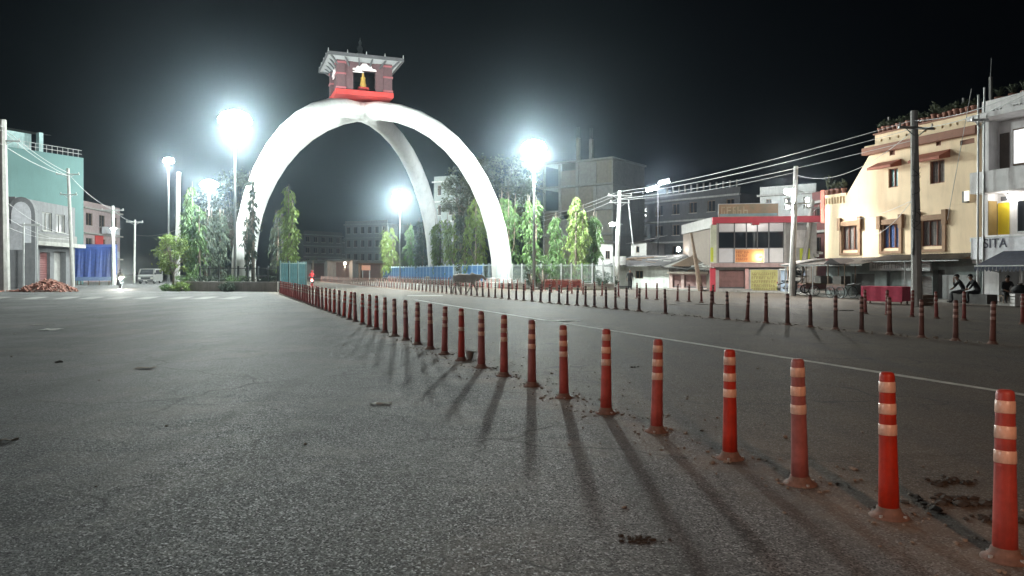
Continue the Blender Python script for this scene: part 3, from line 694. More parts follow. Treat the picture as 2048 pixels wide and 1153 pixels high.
bx('cornice_lip', T, yel, c0 + .05, c1 - .02, -.2, -.003, z_corn + .183, z_corn + .3)
bx('parapet_coping', T, brn, u_main - .05, uR + .06, -.1, .3, zt_main + .003, zt_main + .08)
for r_ in ((1755, 326, 1803, 339), (1838, 308, 1901, 324)):
    u0, u1, z0, z1 = Y_.rect(*r_); MB().add([(u0, -.75, z0), (u1, -.75, z0), (u1, -.003, z0 + .1), (u0, -.003, z0 + .1), (u0, -.75, z0 + .14), (u1, -.75, z0 + .14), (u1, -.003, z1 + .1), (u0, -.003, z1 + .1)],
        [(0, 3, 2, 1), (4, 5, 6, 7), (0, 1, 5, 4), (2, 3, 7, 6), (1, 2, 6, 5), (0, 4, 7, 3)]).build('window_hood', mat('hood red brown', (.36, .12, .075), var=.2), T)
# ground floor shops
for r_ in ((1700, 548, 1748, 602), (1862, 540, 1886, 606)): Y_.holes.append((*Y_.rect(*r_)[:2], .13, Y_.rect(*r_)[3], .5))
h1, h2 = Y_.holes[-2:]
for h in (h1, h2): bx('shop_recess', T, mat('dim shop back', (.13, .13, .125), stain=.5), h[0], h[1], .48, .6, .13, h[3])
Y_.shutter(1840, 552, 1862, 606, mat('grey shutter', (.33, .31, .30), stain=.4), .2, (Y_.uz(1836, 0)[0], Y_.uz(1860, 0)[0], .13, z_g - .9))
gq = Y_.wall(-.02, uR + .01, 0, z_g - .003, 8.5, tealw, .3, 'ground_floor_wall', True, .12)
for px0, px1, mm in ((1806, 1833, mat('pale pillar', (.55, .60, .60), stain=.5)), (1888, 1950, mat('pale plaster', (.50, .52, .52), stain=.6)), (1752, 1776, tealw)):
    u0, u1 = Y_.uz(px0, 0)[0], Y_.uz(px1, 0)[0]; bx('pier', T, mm, u0, u1, -.1, .117, 0, z_g * (.62 if px0 == 1888 else .93))
zs_ = z_g - .05
aw = [(-1.2, 5.6, .12, 2.4, .30), (5.0, uR + .2, .22, 1.6, .22)]
for k, (u0, u1, up, out, drop) in enumerate(aw):
    o = corr_sheet('awning_sheet', tin, T, (u0, -.01, zs_ + up + .1), (u1, -.01, zs_ + up + .1), (u1, -out, zs_ + up - drop), (u0 - .2, -out, zs_ + up - drop), 34)
    q = MB(); q.tube([(u0, -out + .1, zs_ + up - drop - .06), (u1, -out + .1, zs_ + up - drop - .06)], .04, 6)
    for j in range(4):
        u = u0 + (u1 - u0) * (j + .15) / 3.6
        q.tube([(u, -.02, zs_ + up + .02), (u, -out + .1, zs_ + up - drop - .06)], .03, 6)
    for u in ((u0 + .4, u0 + 2.9) if k == 0 else (u1 - 3.2,)): q.tube([(u, -out + .1, .1), (u, -out + .1, zs_ + up - drop - .06)], .04, 6)
    q.build('awning_frame', steel, T)
def signboard(F_, x0, y0, x1, y1, m, lm, label, rows=1, d=-.3, seed=1, letters=None, tilt=0., fill=.9, lpos=None, lsize=None, cat='sign'):
    u0, u1, z0, z1 = F_.rect(x0, y0, x1, y1); o = MB().box(u0, u1, d, d + .08, z0, z1).build('signboard', m)
    M = F_.root.matrix_basis
    o.matrix_world = M; tag(o, label, cat)
    q = MB(); t_ = .04; q.box(u0 - t_, u1 + t_, d - .02, d + .09, z1 + .002, z1 + t_); q.box(u0 - t_, u1 + t_, d - .02, d + .09, z0 - t_, z0 - .002); q.box(u0 - t_, u0 - .002, d - .02, d + .09, z0, z1); q.box(u1 + .002, u1 + t_, d - .02, d + .09, z0, z1); q.build('frame', steel, o)
    if letters:
        tx = text_mesh(letters, lsize or (z1 - z0) * .62, lm, 'lettering', o); tx.rotation_euler = (R(90), 0, 0); lu = F_.uz(*lpos) if lpos else ((u0 + u1) / 2, (z0 + z1) / 2); tx.location = (lu[0], d - .012, lu[1])
    elif lm: strokes(F_, o, x0 + (x1 - x0) * .04, y0 + (y1 - y0) * .1, x1 - (x1 - x0) * .04, y1 - (y1 - y0) * .1, lm, d, rows, seed, fill)
    for u in (u0 + (u1 - u0) * .2, u0 + (u1 - u0) * .8): bx('bracket', o, steel, u - .025, u + .025, d + .092, .0 if d < -.2 else d + .2, z1 - .12, z1 - .07)
    return o
bpy.context.view_layer.update()
signboard(Y_, 1757, 522, 1878, 541, mat('pale board', (.66, .68, .68), stain=.35), mat('grey letters', (.35, .37, .38)), 'long pale sign board under the tin awning of the yellow house', 1, -.6, 4)
lf = thing('wall_lamp', 'small square wall lamp on the yellow plaster near the pipes', 'lamp', Y_.root.matrix_basis @ Vector((Y_.uz(1937, 393)[0], -.1, Y_.uz(1937, 393)[1])), Y_.root.rotation_euler.z)
bx('housing', lf, dark_steel, -.22, .05, -.06, .1, -.3, .25); bx('glass', lf, mat('lamp glass', (.8, .8, .7), emit=.8, ecol=(1, .95, .8)), -.05, .2, -.13, -.062, -.25, .25)
# pots along the parapet
pot_m = mat('terracotta', (.28, .13, .09), var=.25, scale=8); leaf_dry = mat('dusty leaf', (.07, .085, .05), var=.5, scale=9, trans=.25)
rr = random.Random(21)
pot_mesh = MB().lathe([(.11, 0), (.16, .24), (.18, .25), (.18, .30), (.14, .30), (.13, .26)], 10).mesh('pot', pot_m, True)
def sprig(n_, h, w_, seed, droop=.3):
    r_ = random.Random(seed); q = MB()
    for i in range(n_):
        a = r_.uniform(0, 6.28); k = r_.random() ** .6; base = Vector((0, 0, .28)); tip = Vector((math.cos(a) * w_ * k, math.sin(a) * w_ * k, .3 + h * r_.uniform(.4, 1) * (1 - k * droop)))
        s_ = Vector((-math.sin(a), math.cos(a), 0)) * .035
        m_ = base.lerp(tip, .6) + Vector((0, 0, .06)); q.add([base, m_ + s_, tip, m_ - s_], [(0, 1, 2, 3)])
        for j in range(3):
            t = r_.uniform(.4, 1); c = base.lerp(tip, t); d_ = Vector((r_.uniform(-1, 1), r_.uniform(-1, 1), r_.uniform(-.2, .8))).normalized() * r_.uniform(.08, .16); e_ = d_.orthogonal().normalized() * .04
            q.add([c, c + d_ * .5 + e_, c + d_, c + d_ * .5 - e_], [(0, 1, 2, 3)])
    return q
sprigs = [sprig(22, hh, .3, i).mesh('foliage', leaf_dry) for i, hh in enumerate((.35, .6, .9, .5, 1.2))]
for i in range(19):
    u = u_main + .3 + (uR - u_main - .6) * i / 18
    t = thing('potted_plant', 'small terracotta pot with a dusty plant on the yellow house parapet', 'potted plant', Y_.root.matrix_basis @ Vector((u, .1, zt_main + .08)), rr.uniform(0, 6), 'pots on the parapet')
    link('pot', pot_mesh, t); link('foliage', sprigs[rr.choice((0, 0, 0, 0, 3, 1 if i > 9 else 0))], t); s_ = rr.uniform(.85, 1.15); t.scale = (s_, s_, s_ * rr.uniform(.9, 1.1))
for i in range(4):
    u = .15 + (uD - .4) * i / 3
    t = thing('potted_plant', 'pot with a ragged plant on the low side terrace of the yellow house', 'potted plant', Y_.root.matrix_basis @ Vector((u, .08, zL + .1)), rr.uniform(0, 6), 'pots on the side terrace')
    link('pot', pot_mesh, t); link('foliage', sprigs[(4, 1, 3, 1)[i]], t)
for px in (1762, 1910):
    u = Y_.uz(px, 250)[0]; bx('terrace_post', T, concrete_dark, u - .05, u + .05, .5, .6, zt_main - .5, zt_main + 1.0)

# ---- white balconied house
whp = mat('white balcony paint', (.72, .70, .70), stain=.45, var=.1); grp_ = mat('grey shade plaster', (.40, .37, .35), stain=.5)
Wf = Fac('white_house', 'white house with deep balconies beside the yellow house', 1964, Yl(1964) - .2, 2110, Yl(2110) - .2, 'house')
W_ = Wf.root; WL = Wf.L
zz = lambda py: Wf.uz(2000, py)[1]
z_top, z3t, z3b, z2t, z2b, zsb = zz(196), zz(238), zz(345), zz(385), zz(470), zz(528)
Wf.holes += [(.35, WL - .2, z3b, z3t, .65), (.3, WL - .2, z2b, z2t, .65), (.9, WL - .3, .13, zsb, 1.6)]
for i in range(2):
    for j in range(3):
        u = Wf.uz(1988 + i * 40 + j * 7, 230)[0]; Wf.holes.append((u - .05, u + .05, zz(228), zz(216), .2))
Wf.wall(0, WL, 0, z_top, 8, whp, .2)
bx('floor_slab', W_, whp, -.05, WL + .1, -.9, -.003, z3t, z3t + .22); bx('floor_slab', W_, whp, -.05, WL + .1, -.7, -.003, z2t - .02, z2t + .2)
bx('floor_slab', W_, whp, -.05, WL + .1, -.7, -.003, z2b - .3, z2b - .1)
for (zb, zt_) in ((z3b, z3t), (z2b, z2t)): bx('balcony_back_wall', W_, whp, .3, WL - .2, .63, .75, zb, zt_)
bx('balcony_front', W_, whp, -.03, WL + .1, -.72, -.6, z2t + .2, z3b + .05)
bx('door', W_, mat('dark door', (.09, .07, .06)), .45, .92, .57, .627, z3b, z3t - .6)
o = bx('window', W_, wood, 1.15, WL - .25, .54, .627, z3b + .3, z3t - .5); bx('pane', o, mat('lit window', (.9, .9, .95), emit=.9, ecol=(.95, .97, 1)), 1.23, WL - .3, .5, .538, z3b + .38, z3t - .58)
yd = mat('yellow doorway light', (.72, .55, .03), var=.08)  # yellow colour stands in for light from inside the doorway
bx('door', W_, yd, .36, .92, .57, .627, z2b, z2t - .45); bx('wall_panel', W_, mat('ochre panel', (.32, .22, .08)), .301, .33, .03, .56, z2b, z2t - .35)
bx('vent', W_, dark_steel, .5, .8, .58, .627, z2t - .36, z2t - .16)
o = bx('window', W_, steel, 1.35, WL - .3, .54, .627, z2b + .1, z2t - .4); bx('pane', o, glass_d, 1.42, WL - .35, .51, .538, z2b + .15, z2t - .45)
bl = thing('bulb_lamp', 'bare white bulb lamp in the white house balcony above the yellow lit doorway', 'lamp', W_.matrix_basis @ Vector((1.15, .25, z2t - .0)), 0)
MB().tube([(0, 0, 0), (0, 0, -.15)], .02, 6).build('holder', dark_steel, bl); MB().lathe([(.02, -.15), (.05, -.22), (.03, -.28)], 8).build('globe', lens_s, bl, True); lamp(bl, (0, 0, -.36), 22, (1, .97, .9), .05)
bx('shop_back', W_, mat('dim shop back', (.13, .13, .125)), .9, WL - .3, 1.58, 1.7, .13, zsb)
u0 = Wf.uz(2040, 0)[0]; bx('shop_post', W_, white_w, u0, u0 + .15, -.05, .1, .13, zsb)
bx('slab_edge', W_, whp, .0, WL, -.6, -.003, zsb + .02, zsb + .16)
signboard(Wf, 1967, 476, 2080, 518, mat('sita board', (.80, .80, .84), var=.15, scale=5), mat('navy letters', (.10, .10, .14)), 'white shop sign reading SITA above the dark shop front', 1, -.72, 2, letters='SITA', lpos=(2014, 488), lsize=.62)
ca = thing('canvas_awning', 'dark blue canvas awning over the shop of the white house', 'awning', W_.location, W_.rotation_euler.z)
ua, ub = Wf.uz(2012, 0)[0], WL + .3; za_, zb_ = zz(504), zz(533)
q = MB(); q.quad((ua + .5, -.75, za_), (ub, -.75, za_), (ub, -1.9, zb_), (ua, -1.9, zb_)); q.quad((ua + .5, -.75, za_ - .02), (ua, -1.9, zb_ - .02), (ub, -1.9, zb_ - .02), (ub, -.75, za_ - .02)); q.build('canvas', mat('navy canvas', (.045, .05, .075), var=.3, scale=6), ca)
q = MB()
for k in range(14): a = ua + (ub - ua) * k / 14; b = ua + (ub - ua) * (k + 1) / 14; q.add([(a, -1.9, zb_), (b, -1.9, zb_), (b - .02, -1.92, zb_ - .18), ((a + b) / 2, -1.92, zb_ - .26), (a + .02, -1.92, zb_ - .18)], [(0, 1, 2, 3, 4)])
q.build('valance', mat('navy canvas', (.045, .05, .075)), ca)
q = MB(); q.tube([(ua, -1.9, zb_), (ub, -1.9, zb_)], .03, 6); q.tube([(ua, -1.88, zb_), (ua + .3, -.7, zb_ - .3)], .025, 6); q.build('frame', steel, ca)
for i, (px, h) in enumerate(((1982, .8), (2010, 1.3), (2035, 1.5), (2060, 1.2))):
    p = W_.matrix_basis @ Vector((Wf.uz(px, 0)[0], .5, z_top)); t = thing('potted_plant', 'bushy potted plant on the white house roof', 'potted plant', p, i, 'plants on the white house roof'); link('pot', pot_mesh, t)
    f_o = link('foliage', sprigs[4], t); t.scale = (1.2, 1.2, .55)
rp = bx('roof_post', W_, concrete_dark, .1, .22, .3, .42, z_top, z_top + 1.2); MB().tube([(.16, .36, z_top + 1.2), (.2, .36, z_top + 2.1)], .02, 5).build('rebar', dark_steel, rp)

# ---- red banded glass fronted shop
Rf = Fac('glass_front_shop', 'two storey shop with a red roof band, glass front and rooftop hoarding', 1428, 56.5, 1640, 55.0, 'shop')
Q = Rf.root; zR = lambda py: Rf.uz(1530, py)[1]
redb = mat('red band', (.50, .05, .075), var=.1, stain=.3); grey_w = mat('grey shop wall', (.33, .32, .31), stain=.5); lime = mat('lime paint', (.50, .56, .05), var=.15)
u_g0, u_g1 = Rf.uz(1437, 0)[0], Rf.uz(1568, 0)[0]
Rf.holes.append((u_g0, u_g1, zR(526), zR(443), .15))
Rf.shutter(1438, 541, 1489, 584, rust, .2, (*Rf.rect(1438, 541, 1489, 584)[:2], .25, zR(541)))
Rf.wall(0, u_g1 + .15, 0, zR(441), 7, grey_w, .2)
pan_w = mat('white panel', (.58, .58, .60), rough=.25, var=.06); pan_g = mat('smoked glass', (.012, .014, .018), rough=.05, var=.05)
cols_ = [Rf.uz(px, 0)[0] for px in (1437, 1469, 1493, 1515, 1538, 1568)]; rows_ = [zR(526), zR(496), zR(464), zR(443)]
q = MB()
for u in cols_: q.box(u - .04, u + .04, .04, .16, rows_[0], rows_[-1])
for z in rows_: q.box(u_g0, u_g1, .06, .15, z - .03, z + .03)
gf = q.build('glazing_frame', dark_steel, Q)
for i in range(5):
    for j in range(3): bx('pane', gf, (pan_w, pan_g, pan_w)[j], cols_[i] + .042, cols_[i + 1] - .042, .09, .11, rows_[j] + .032, rows_[j + 1] - .032)
bx('roof_band', Q, redb, -.1, Rf.L, -.35, .3, zR(446), zR(434)); bx('band_drop', Q, redb, -.1, .15, -.3, -.003, zR(449), zR(446) - .003); bx('band_drop', Q, redb, u_g0 + 2.4, u_g0 + 2.9, -.3, -.003, zR(450), zR(446) - .003)
bx('corner_pilaster', Q, mat('pale green pilaster', (.55, .58, .45), stain=.3), -.25, u_g0 - .15, -.12, -.003, zR(526), zR(449) - .02); bx('lime_patch', Q, lime, -.26, -.05, -.13, -.122, zR(524), zR(495))
bx('ledge', Q, mat('pinkish ledge', (.36, .25, .24), stain=.5), -.3, u_g1 + .3, -.5, -.003, zR(535), zR(527))
bx('side_pilaster', Q, redb, -.3, .1, -.25, -.003, 0, zR(536)); bx('middle_pilaster', Q, mat('pink pilaster', (.50, .30, .28), stain=.3), *[Rf.uz(p, 0)[0] for p in (1489.5, 1497)], -.2, -.003, 0, zR(536))
uS0, uS1 = Rf.uz(1502, 0)[0], Rf.uz(1553, 0)[0]
bx('doorstep', Q, concrete, u_g0 - .2, u_g0 + 2.4, -.5, -.02, 0, .22)
# stair tower on its right
bx('stair_wall', Q, grey_w, u_g1 + .153, Rf.L, 1.2, 7, 0, zR(445)); bx('stair_panel', Q, lime, u_g1 + 1.3, u_g1 + 2.0, 1.1, 1.197, zR(524), zR(497)); bx('stair_panel', Q, white_w, u_g1 + 1.0, u_g1 + 1.9, 1.1, 1.197, zR(495), zR(460))
for k in range(9): bx('step', Q, concrete, u_g1 + .3 + k * .28, u_g1 + .58 + k * .28, .5, 1.19, 1.2 + k * .2, 1.38 + k * .2)
bpy.context.view_layer.update()
hb = signboard(Rf, 1438, 408, 1557, 433, mat('hoarding olive', (.33, .34, .21), var=.4, scale=1.2, c2=(.42, .24, .14)), mat('cream letters', (.42, .36, .24)), 'faded olive rooftop hoarding with cream lettering above the red band', 1, .2, 7, fill=.42, cat='billboard')
u0, u1, z0, z1 = Rf.rect(1438, 408, 1557, 433); bx('lower_strip', hb, mat('teal strip', (.22, .36, .38)), u0 + .05, u1 - .05, .185, .199, z0 + .03, z0 + .22)
for u in (u0 + .6, (u0 + u1) / 2, u1 - .6): bx('post', hb, steel, u - .04, u + .04, .285, .36, z0 - .5, z1)
signboard(Rf, 1470, 499, 1527, 525, mat('orange banner', (.62, .27, .10), var=.2, scale=1.), mat('dark red letters', (.34, .09, .04)), 'orange banner sign on the glass front with a lamp glaring on it', 3, -.16, 9, fill=.45)
signboard(Rf, 1501, 540, 1555, 588, mat('lime yellow board', (.44, .42, .17), var=.2, scale=1.5), mat('brown letters', (.22, .16, .07)), 'large yellow green painted board at street level with brown lettering', 5, -.12, 12, fill=.9)
sl = thing('sign_lamp', 'small bright lamp glaring on the orange banner sign', 'lamp', Q.matrix_basis @ Vector((Rf.uz(1518, 0)[0], -.42, zR(515))), 0)
bx('lamp_case', sl, dark_steel, -.12, .12, -.12, -.02, -.06, .06); bx('glass', sl, mat('warm lens', (1, .9, .7), emit=40, ecol=(1, .93, .75)), -.1, .1, -.018, 0, -.05, .05)
lamp(sl, (0, .06, 0), 55, (1, .9, .7), .08)

# ---- brown block behind the shacks, its white parapet
Bf = Fac('brown_block', 'low brown plastered block with a white parapet beside the glass fronted shop', 1366, 68, 1427, 58, 'building')
zB = lambda py: Bf.uz(1400, py)[1]
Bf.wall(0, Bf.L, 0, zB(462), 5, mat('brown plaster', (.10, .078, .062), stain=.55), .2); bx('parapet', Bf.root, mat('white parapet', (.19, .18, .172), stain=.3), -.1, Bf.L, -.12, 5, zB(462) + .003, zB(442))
# ---- shacks
shk = Fac('white_shack', 'long low whitewashed shack with a patched tin roof', 1222, 68, 1338, 64, 'shack')
zS = lambda py: shk.uz(1290, py)[1]
zsh = zS(533)
shk.shutter(0, 0, 0, 0, mat('white shutter', (.55, .56, .54), stain=.5), .12, (.5, 2.1, .12, zsh - .35)); shk.window(0, 0, 0, 0, wood, glass_d, 2, 1, .05, .1, False, (2.6, 3.4, .9, zsh - .4))
shk.wall(0, shk.L, 0, zsh, 4, mat('whitewash', (.48, .50, .47), stain=.6), .15)
sg = signboard(shk, 1232, 514, 1257, 530, white_w, mat('grey letters', (.35, .37, .38)), 'small white sign with grey lettering over the whitewashed shack', 2, -.5, 33)
corr_sheet('roof_sheet', mat('sooty tin', (.06, .058, .055), rough=.7, stain=.5), shk.root, (-.3, 3.8, zsh + 1.0), (shk.L + .3, 3.8, zsh + 1.1), (shk.L + .4, -.9, zsh + .05), (-.4, -.9, zsh + .0), 30, .025)
sh2 = Fac('brown_shop_hut', 'low hut with reddish brown shutters and a heaped tile roof', 1338.5, 62.5, 1427, 59.5, 'shack')
z2h = sh2.uz(1385, 545)[1]
for r_ in ((1345, 1362), (1368, 1392), (1399, 1420)): sh2.shutter(0, 0, 0, 0, rust, .15, (sh2.uz(r_[0], 0)[0], sh2.uz(r_[1], 0)[0], .2, z2h - .25))
sh2.wall(0, sh2.L, 0, z2h, 3.5, mat('pinkish wall', (.38, .27, .25), stain=.5), .15)
bx('lintel', sh2.root, mat('pale lintel', (.60, .54, .46)), -.05, sh2.L + .05, -.25, -.003, z2h - .12, z2h + .05)
for hut, z0_, n_, pxs in ((sh2, z2h, 8, 1), (shk, zsh, 0, 0)):
    rr = random.Random(4)
    for k in range(n_):                                          # patched roof: separate skewed sheets
        u = hut.L * (k + .2) / n_ - .6; w_ = rr.uniform(1.2, 2.); zb = z0_ + rr.uniform(.08, .2) + (.35 if k < 4 else .1)
        corr_sheet('roof_sheet', (tin, concrete, wood)[k % 3], hut.root, (u, 2.6, zb + rr.uniform(.6, 1.0)), (u + w_, 2.6, zb + rr.uniform(.5, 1.0)), (u + w_ + rr.uniform(-.2, .2), -.8, zb - .1 + rr.uniform(-.05, .1)), (u + rr.uniform(-.2, .2), -.8, zb - .1 + rr.uniform(-.05, .1)), 9, .03)
rr = random.Random(14)
for hh_, zz_ in ((shk, zsh), (sh2, z2h)):
    for k in range(16):                                            # poles and lumber weighing the roof down
        u = rr.uniform(.2, hh_.L - .4); y = rr.uniform(-.6, 2.); a = rr.uniform(-.5, .5); l_ = rr.uniform(.8, 2.2); z_ = zz_ + .16 + max(0, y + .8) * .24 + rr.uniform(0, .25)
        MB().tube([(u, y, z_), (u + l_ * math.cos(a), y + l_ * math.sin(a) * .6, z_ + rr.uniform(-.1, .25))], rr.uniform(.025, .06), 5).build('roof_pole', (wood, concrete, tin)[k % 3], hh_.root)
hut = Fac('white_hut', 'small white walled hut with one dark window behind the shrubs', 1192, 80, 1226, 80, 'hut')
hut.window(1211, 502, 1220, 518, wood, glass_d, 2, 1, .05, .12, True); hut.wall(0, hut.L, 0, hut.uz(1208, 488)[1], 4, white_w, .15)
corr_sheet('roof_sheet', tin, hut.root, (-.2, 4.2, hut.uz(1208, 480)[1] + .3), (hut.L + .2, 4.2, hut.uz(1208, 480)[1] + .1), (hut.L + .3, -.5, hut.uz(1208, 488)[1]), (-.3, -.5, hut.uz(1208, 488)[1] + .2), 12)
hut2 = Fac('grey_hut', 'grey upper room with a small window above the shack roofs', 1262, 74, 1293, 73, 'hut')
hut2.window(1272, 493, 1279, 506, wood, glass_d, 1, 1, .05, .12, True); hut2.wall(0, hut2.L, 0, hut2.uz(1278, 486)[1], 4, grey_w, .15)
corr_sheet('roof_sheet', tin, hut2.root, (-.3, 4.2, hut2.uz(1278, 480)[1]), (hut2.L + .3, 4.2, hut2.uz(1278, 478)[1] + .5), (hut2.L + .4, -.5, hut2.uz(1278, 481)[1]), (-.4, -.5, hut2.uz(1278, 488)[1]), 12)
bm_ = MB().tube([gx(1266, 73, hz(490, 73) ), P(1257, 408, 73)], .06, 6).build('antenna_mast', steel); tag(bm_, 'thin leaning antenna mast above the grey hut', 'mast')

# ---- background blocks
def block(name, label, pxA, YA, pxB, YB, py_top, D, m, floors, nwin, win=glass_d, cat='building', slab=None, wfrac=.5, hfrac=.5, base=.08):
    f = Fac(name, label, pxA, YA, pxB, YB, cat); zt_ = f.uz((pxA + pxB) / 2, py_top)[1]; fh = zt_ / floors; cw_ = f.L / nwin
    for j in range(1, floors):
        for i in range(nwin):
            u0 = cw_ * (i + .5 - wfrac / 2); f.window(0, 0, 0, 0, wood, win, 2, 1, .06, .2, True, (u0, u0 + cw_ * wfrac, fh * (j + .28), fh * (j + .28 + hfrac)))
    f.wall(0, f.L, 0, zt_, D, m, .25)
    for j in range(1, floors + 1): bx('floor_slab', f.root, slab or concrete, -.15, f.L + .15, -.45, -.003, fh * j - .25, fh * j - .05)
    bx('parapet', f.root, m, 0, f.L, -.003 + .01, .2, zt_ + .003, zt_ + .8)
    return f, zt_, fh
dg = mat('dim grey plaster', (.08, .078, .082), stain=.5)
f1, zt1, fh1 = block('apartment_block', 'large grey apartment block with rows of dark windows behind the shacks', 1242, 108, 1480, 92, 398, 14, dg, 4, 7, hfrac=.5, wfrac=.42)
for k in range(12): bx('roof_baluster', f1.root, concrete_dark, f1.L * (.42 + k * .05), f1.L * (.42 + k * .05) + .15, .0, .2, zt1 + .803, zt1 + 1.7)
f2 = Fac('unfinished_tower', 'tall unfinished concrete frame building with bare columns on its roof', 1086, 98, 1226, 92, 'building')
zT2 = f2.uz(1170, 322)[1]; nfl = 5; fh2 = zT2 / nfl; tcon = mat('raw frame concrete', (.12, .12, .112), stain=.6); brickw = mat('dusty brick infill', (.105, .095, .073), var=.2, scale=3, stain=.4)
for j in range(nfl + 1): bx('floor_slab', f2.root, tcon, -.2, f2.L + .2, -.4, 9, fh2 * j - (.12 if j else -.02), fh2 * j + .12)
ncol = 4
for i in range(ncol + 1):
    u = f2.L * i / ncol
    for y in (0, 8.4): bx('column', f2.root, tcon, max(0, u - .2), min(f2.L, u + .2), y, y + .4, .14, zT2 - .13)
for j in range(nfl):
    for i in range(ncol):
        if (i, j) in ((0, 4), (0, 3)): continue
        bx('infill_wall', f2.root, brickw if (i + j) % 3 else tcon, f2.L * i / ncol + .203, f2.L * (i + 1) / ncol - .203, .1, .3, fh2 * j + .14, fh2 * (j + 1) - .14 - (.9 if (i, j) in ((1, 4), (1, 2)) else 0))
bx('side_wall', f2.root, tcon, f2.L - .19, f2.L + .01, .41, 8.3, .14, zT2 - .13); bx('back_wall', f2.root, brickw, .2, f2.L - .2, 8.5, 8.7, .14, zT2 - .13)
for px, py in ((1147, 258), (1173, 260)):
    u, z1 = f2.uz(px, py); c_ = bx('column', f2.root, tcon, u - .22, u + .22, 1, 1.4, zT2 + .125, z1 - 1)
    q = MB()
    for dx in (-.12, .12):
        for dy in (.08, .3): q.tube([(u + dx, 1 + dy, z1 - 1), (u + dx * 1.3, 1 + dy, z1 + .4)], .02, 4)
    q.build('rebar', dark_steel, c_)
block('pale_tower', 'plain pale block rising behind the arch', 868, 128, 912, 126, 362, 10, mat('pale green plaster', (.17, .19, .18), stain=.3), 5, 2, wfrac=.3)
block('far_block', 'dim grey four storey block far down the street behind the tail lamp rider', 608, 175, 684, 185, 470, 12, dg, 4, 5, slab=concrete_dark)
block('far_block', 'broad dim block with balconies at the end of the street', 690, 190, 775, 185, 448, 14, mat('far plaster', (.13, .13, .135), stain=.4), 4, 6, slab=concrete_dark)
block('far_block', 'narrow dark block between the two dim blocks at the street end', 672, 200, 700, 200, 485, 12, concrete_dark, 3, 2)
block('rear_block', 'pale flat roofed block behind the glass fronted shop', 1520, 82, 1632, 78, 386, 10, mat('light grey plaster', (.44, .44, .43), stain=.5), 4, 3, wfrac=.3)
block('rear_block', 'dark maroon block between the yellow house and the glass fronted shop', 1624, 66, 1672, 62, 400, 10, mat('maroon plaster', (.16, .055, .05), stain=.4), 3, 2)
# street end shops
for i, (a, b, yt, m_, lab) in enumerate(((610, 655, 522, concrete_dark, 'low dark shop hut at the street end beside a palm'), (660, 705, 520, concrete_dark, 'lit stall front at the far street end'), (712, 770, 524, wood, 'low dark timber shopfront under the orange board'))):
    f = Fac('far_stall', lab, a, 150, b, 148, 'stall'); z_ = f.uz((a + b) / 2, yt)[1]
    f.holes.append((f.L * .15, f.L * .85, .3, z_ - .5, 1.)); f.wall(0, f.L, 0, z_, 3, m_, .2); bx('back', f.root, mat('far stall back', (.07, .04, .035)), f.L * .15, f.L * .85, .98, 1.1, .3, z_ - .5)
    corr_sheet('awning', tin, f.root, (-.3, 0, z_ + .2), (f.L + .3, 0, z_ + .2), (f.L + .3, -1.5, z_ - .3), (-.3, -1.5, z_ - .3), 10)
bb = thing('street_board', 'small orange board on two posts at the street end', 'sign', gx(732, 145)); v = hz(531, 145); v2 = hz(541, 145)
bx('panel', bb, mat('salmon board', (.62, .28, .18), var=.15), -.85, .85, -.05, .05, v2, v); bx('post', bb, steel, -.7, -.6, .051, .12, 0, v); bx('post', bb, steel, .6, .7, .051, .12, 0, v)
sb = thing('stall_lamp', 'bare bulb glowing in the lit stall at the street end', 'lamp', gx(690, 146.5)); zv = hz(530, 146.5)
MB().tube([(0, 0, 0), (0, 0, zv)], .04, 6).build('post', dark_steel, sb); MB().lathe([(.05, 0), (.28, .15), (.28, .4), (.05, .55)], 10, 0, (0, 0, zv)).build('globe', mat('warm bulb', (1, .9, .8), emit=14, ecol=(1, .85, .68)), sb, True); lamp(sb, (0, -.5, zv - .3), 500, (1, .72, .5), .2)
wl = thing('wall_bulb', 'bright bulb on a bracket at the corner of the brown block', 'lamp', P(1357, 496, 67)); MB().tube([(0, 1, .15), (0, 0, .15), (0, 0, .05)], .03, 6).build('bracket', dark_steel, wl); MB().lathe([(.05, .05), (.16, -.05), (.16, -.25), (.04, -.35)], 10).build('globe', lens_s, wl, True); lamp(wl, (0, -.1, -.5), 14, (1, .95, .85), .1)

# ---- left side
teal = mat('teal paint', (.09, .17, .167), var=.06, scale=.6, stain=.18)
TA, TB = 80., 91.
Tf = Fac('teal_building', 'tall building with a blank teal side wall', -40, TA, 167, TB, 'building')
zt_ = Tf.uz(150, 314)[1]
Tf.wall(0, Tf.L, 0, zt_, 12, teal); q = MB()
for k in range(12): u = Tf.L * (.35 + k * .055); q.tube([(u, .2, zt_), (u, .2, zt_ + .9)], .03, 5)
for h in (.45, .9): q.tube([(Tf.L * .35, .2, zt_ + h), (Tf.L - .1, .2, zt_ + h)], .03, 5)
q.build('roof_railing', steel, Tf.root)
u0, u1 = Tf.uz(14, 0)[0], Tf.uz(80, 0)[0]
bx('roof_room', Tf.root, mat('teal room', (.30, .42, .42), stain=.4), u0, u1, 1.5, 6, zt_ + .003, zt_ + 2.1); corr_sheet('roof_sheet', tin, Tf.root, (u0 - .6, 6.3, zt_ + 2.9), (u1 + 1.8, 6.3, zt_ + 2.9), (u1 + 1.8, .6, zt_ + 2.2), (u0 - .6, .6, zt_ + 2.2), 18)
bx('roof_column', Tf.root, mat('teal room', (.30, .42, .42)), u1 + .3, u1 + .8, .6, 1.1, zt_ + .003, zt_ + 2.3)
Lf = Fac('kerb_shop', 'grey two storey shop with a maroon shutter in front of the teal wall', 30, 68, 150, 80, 'shop')
zl = lambda py: Lf.uz(90, py)[1]
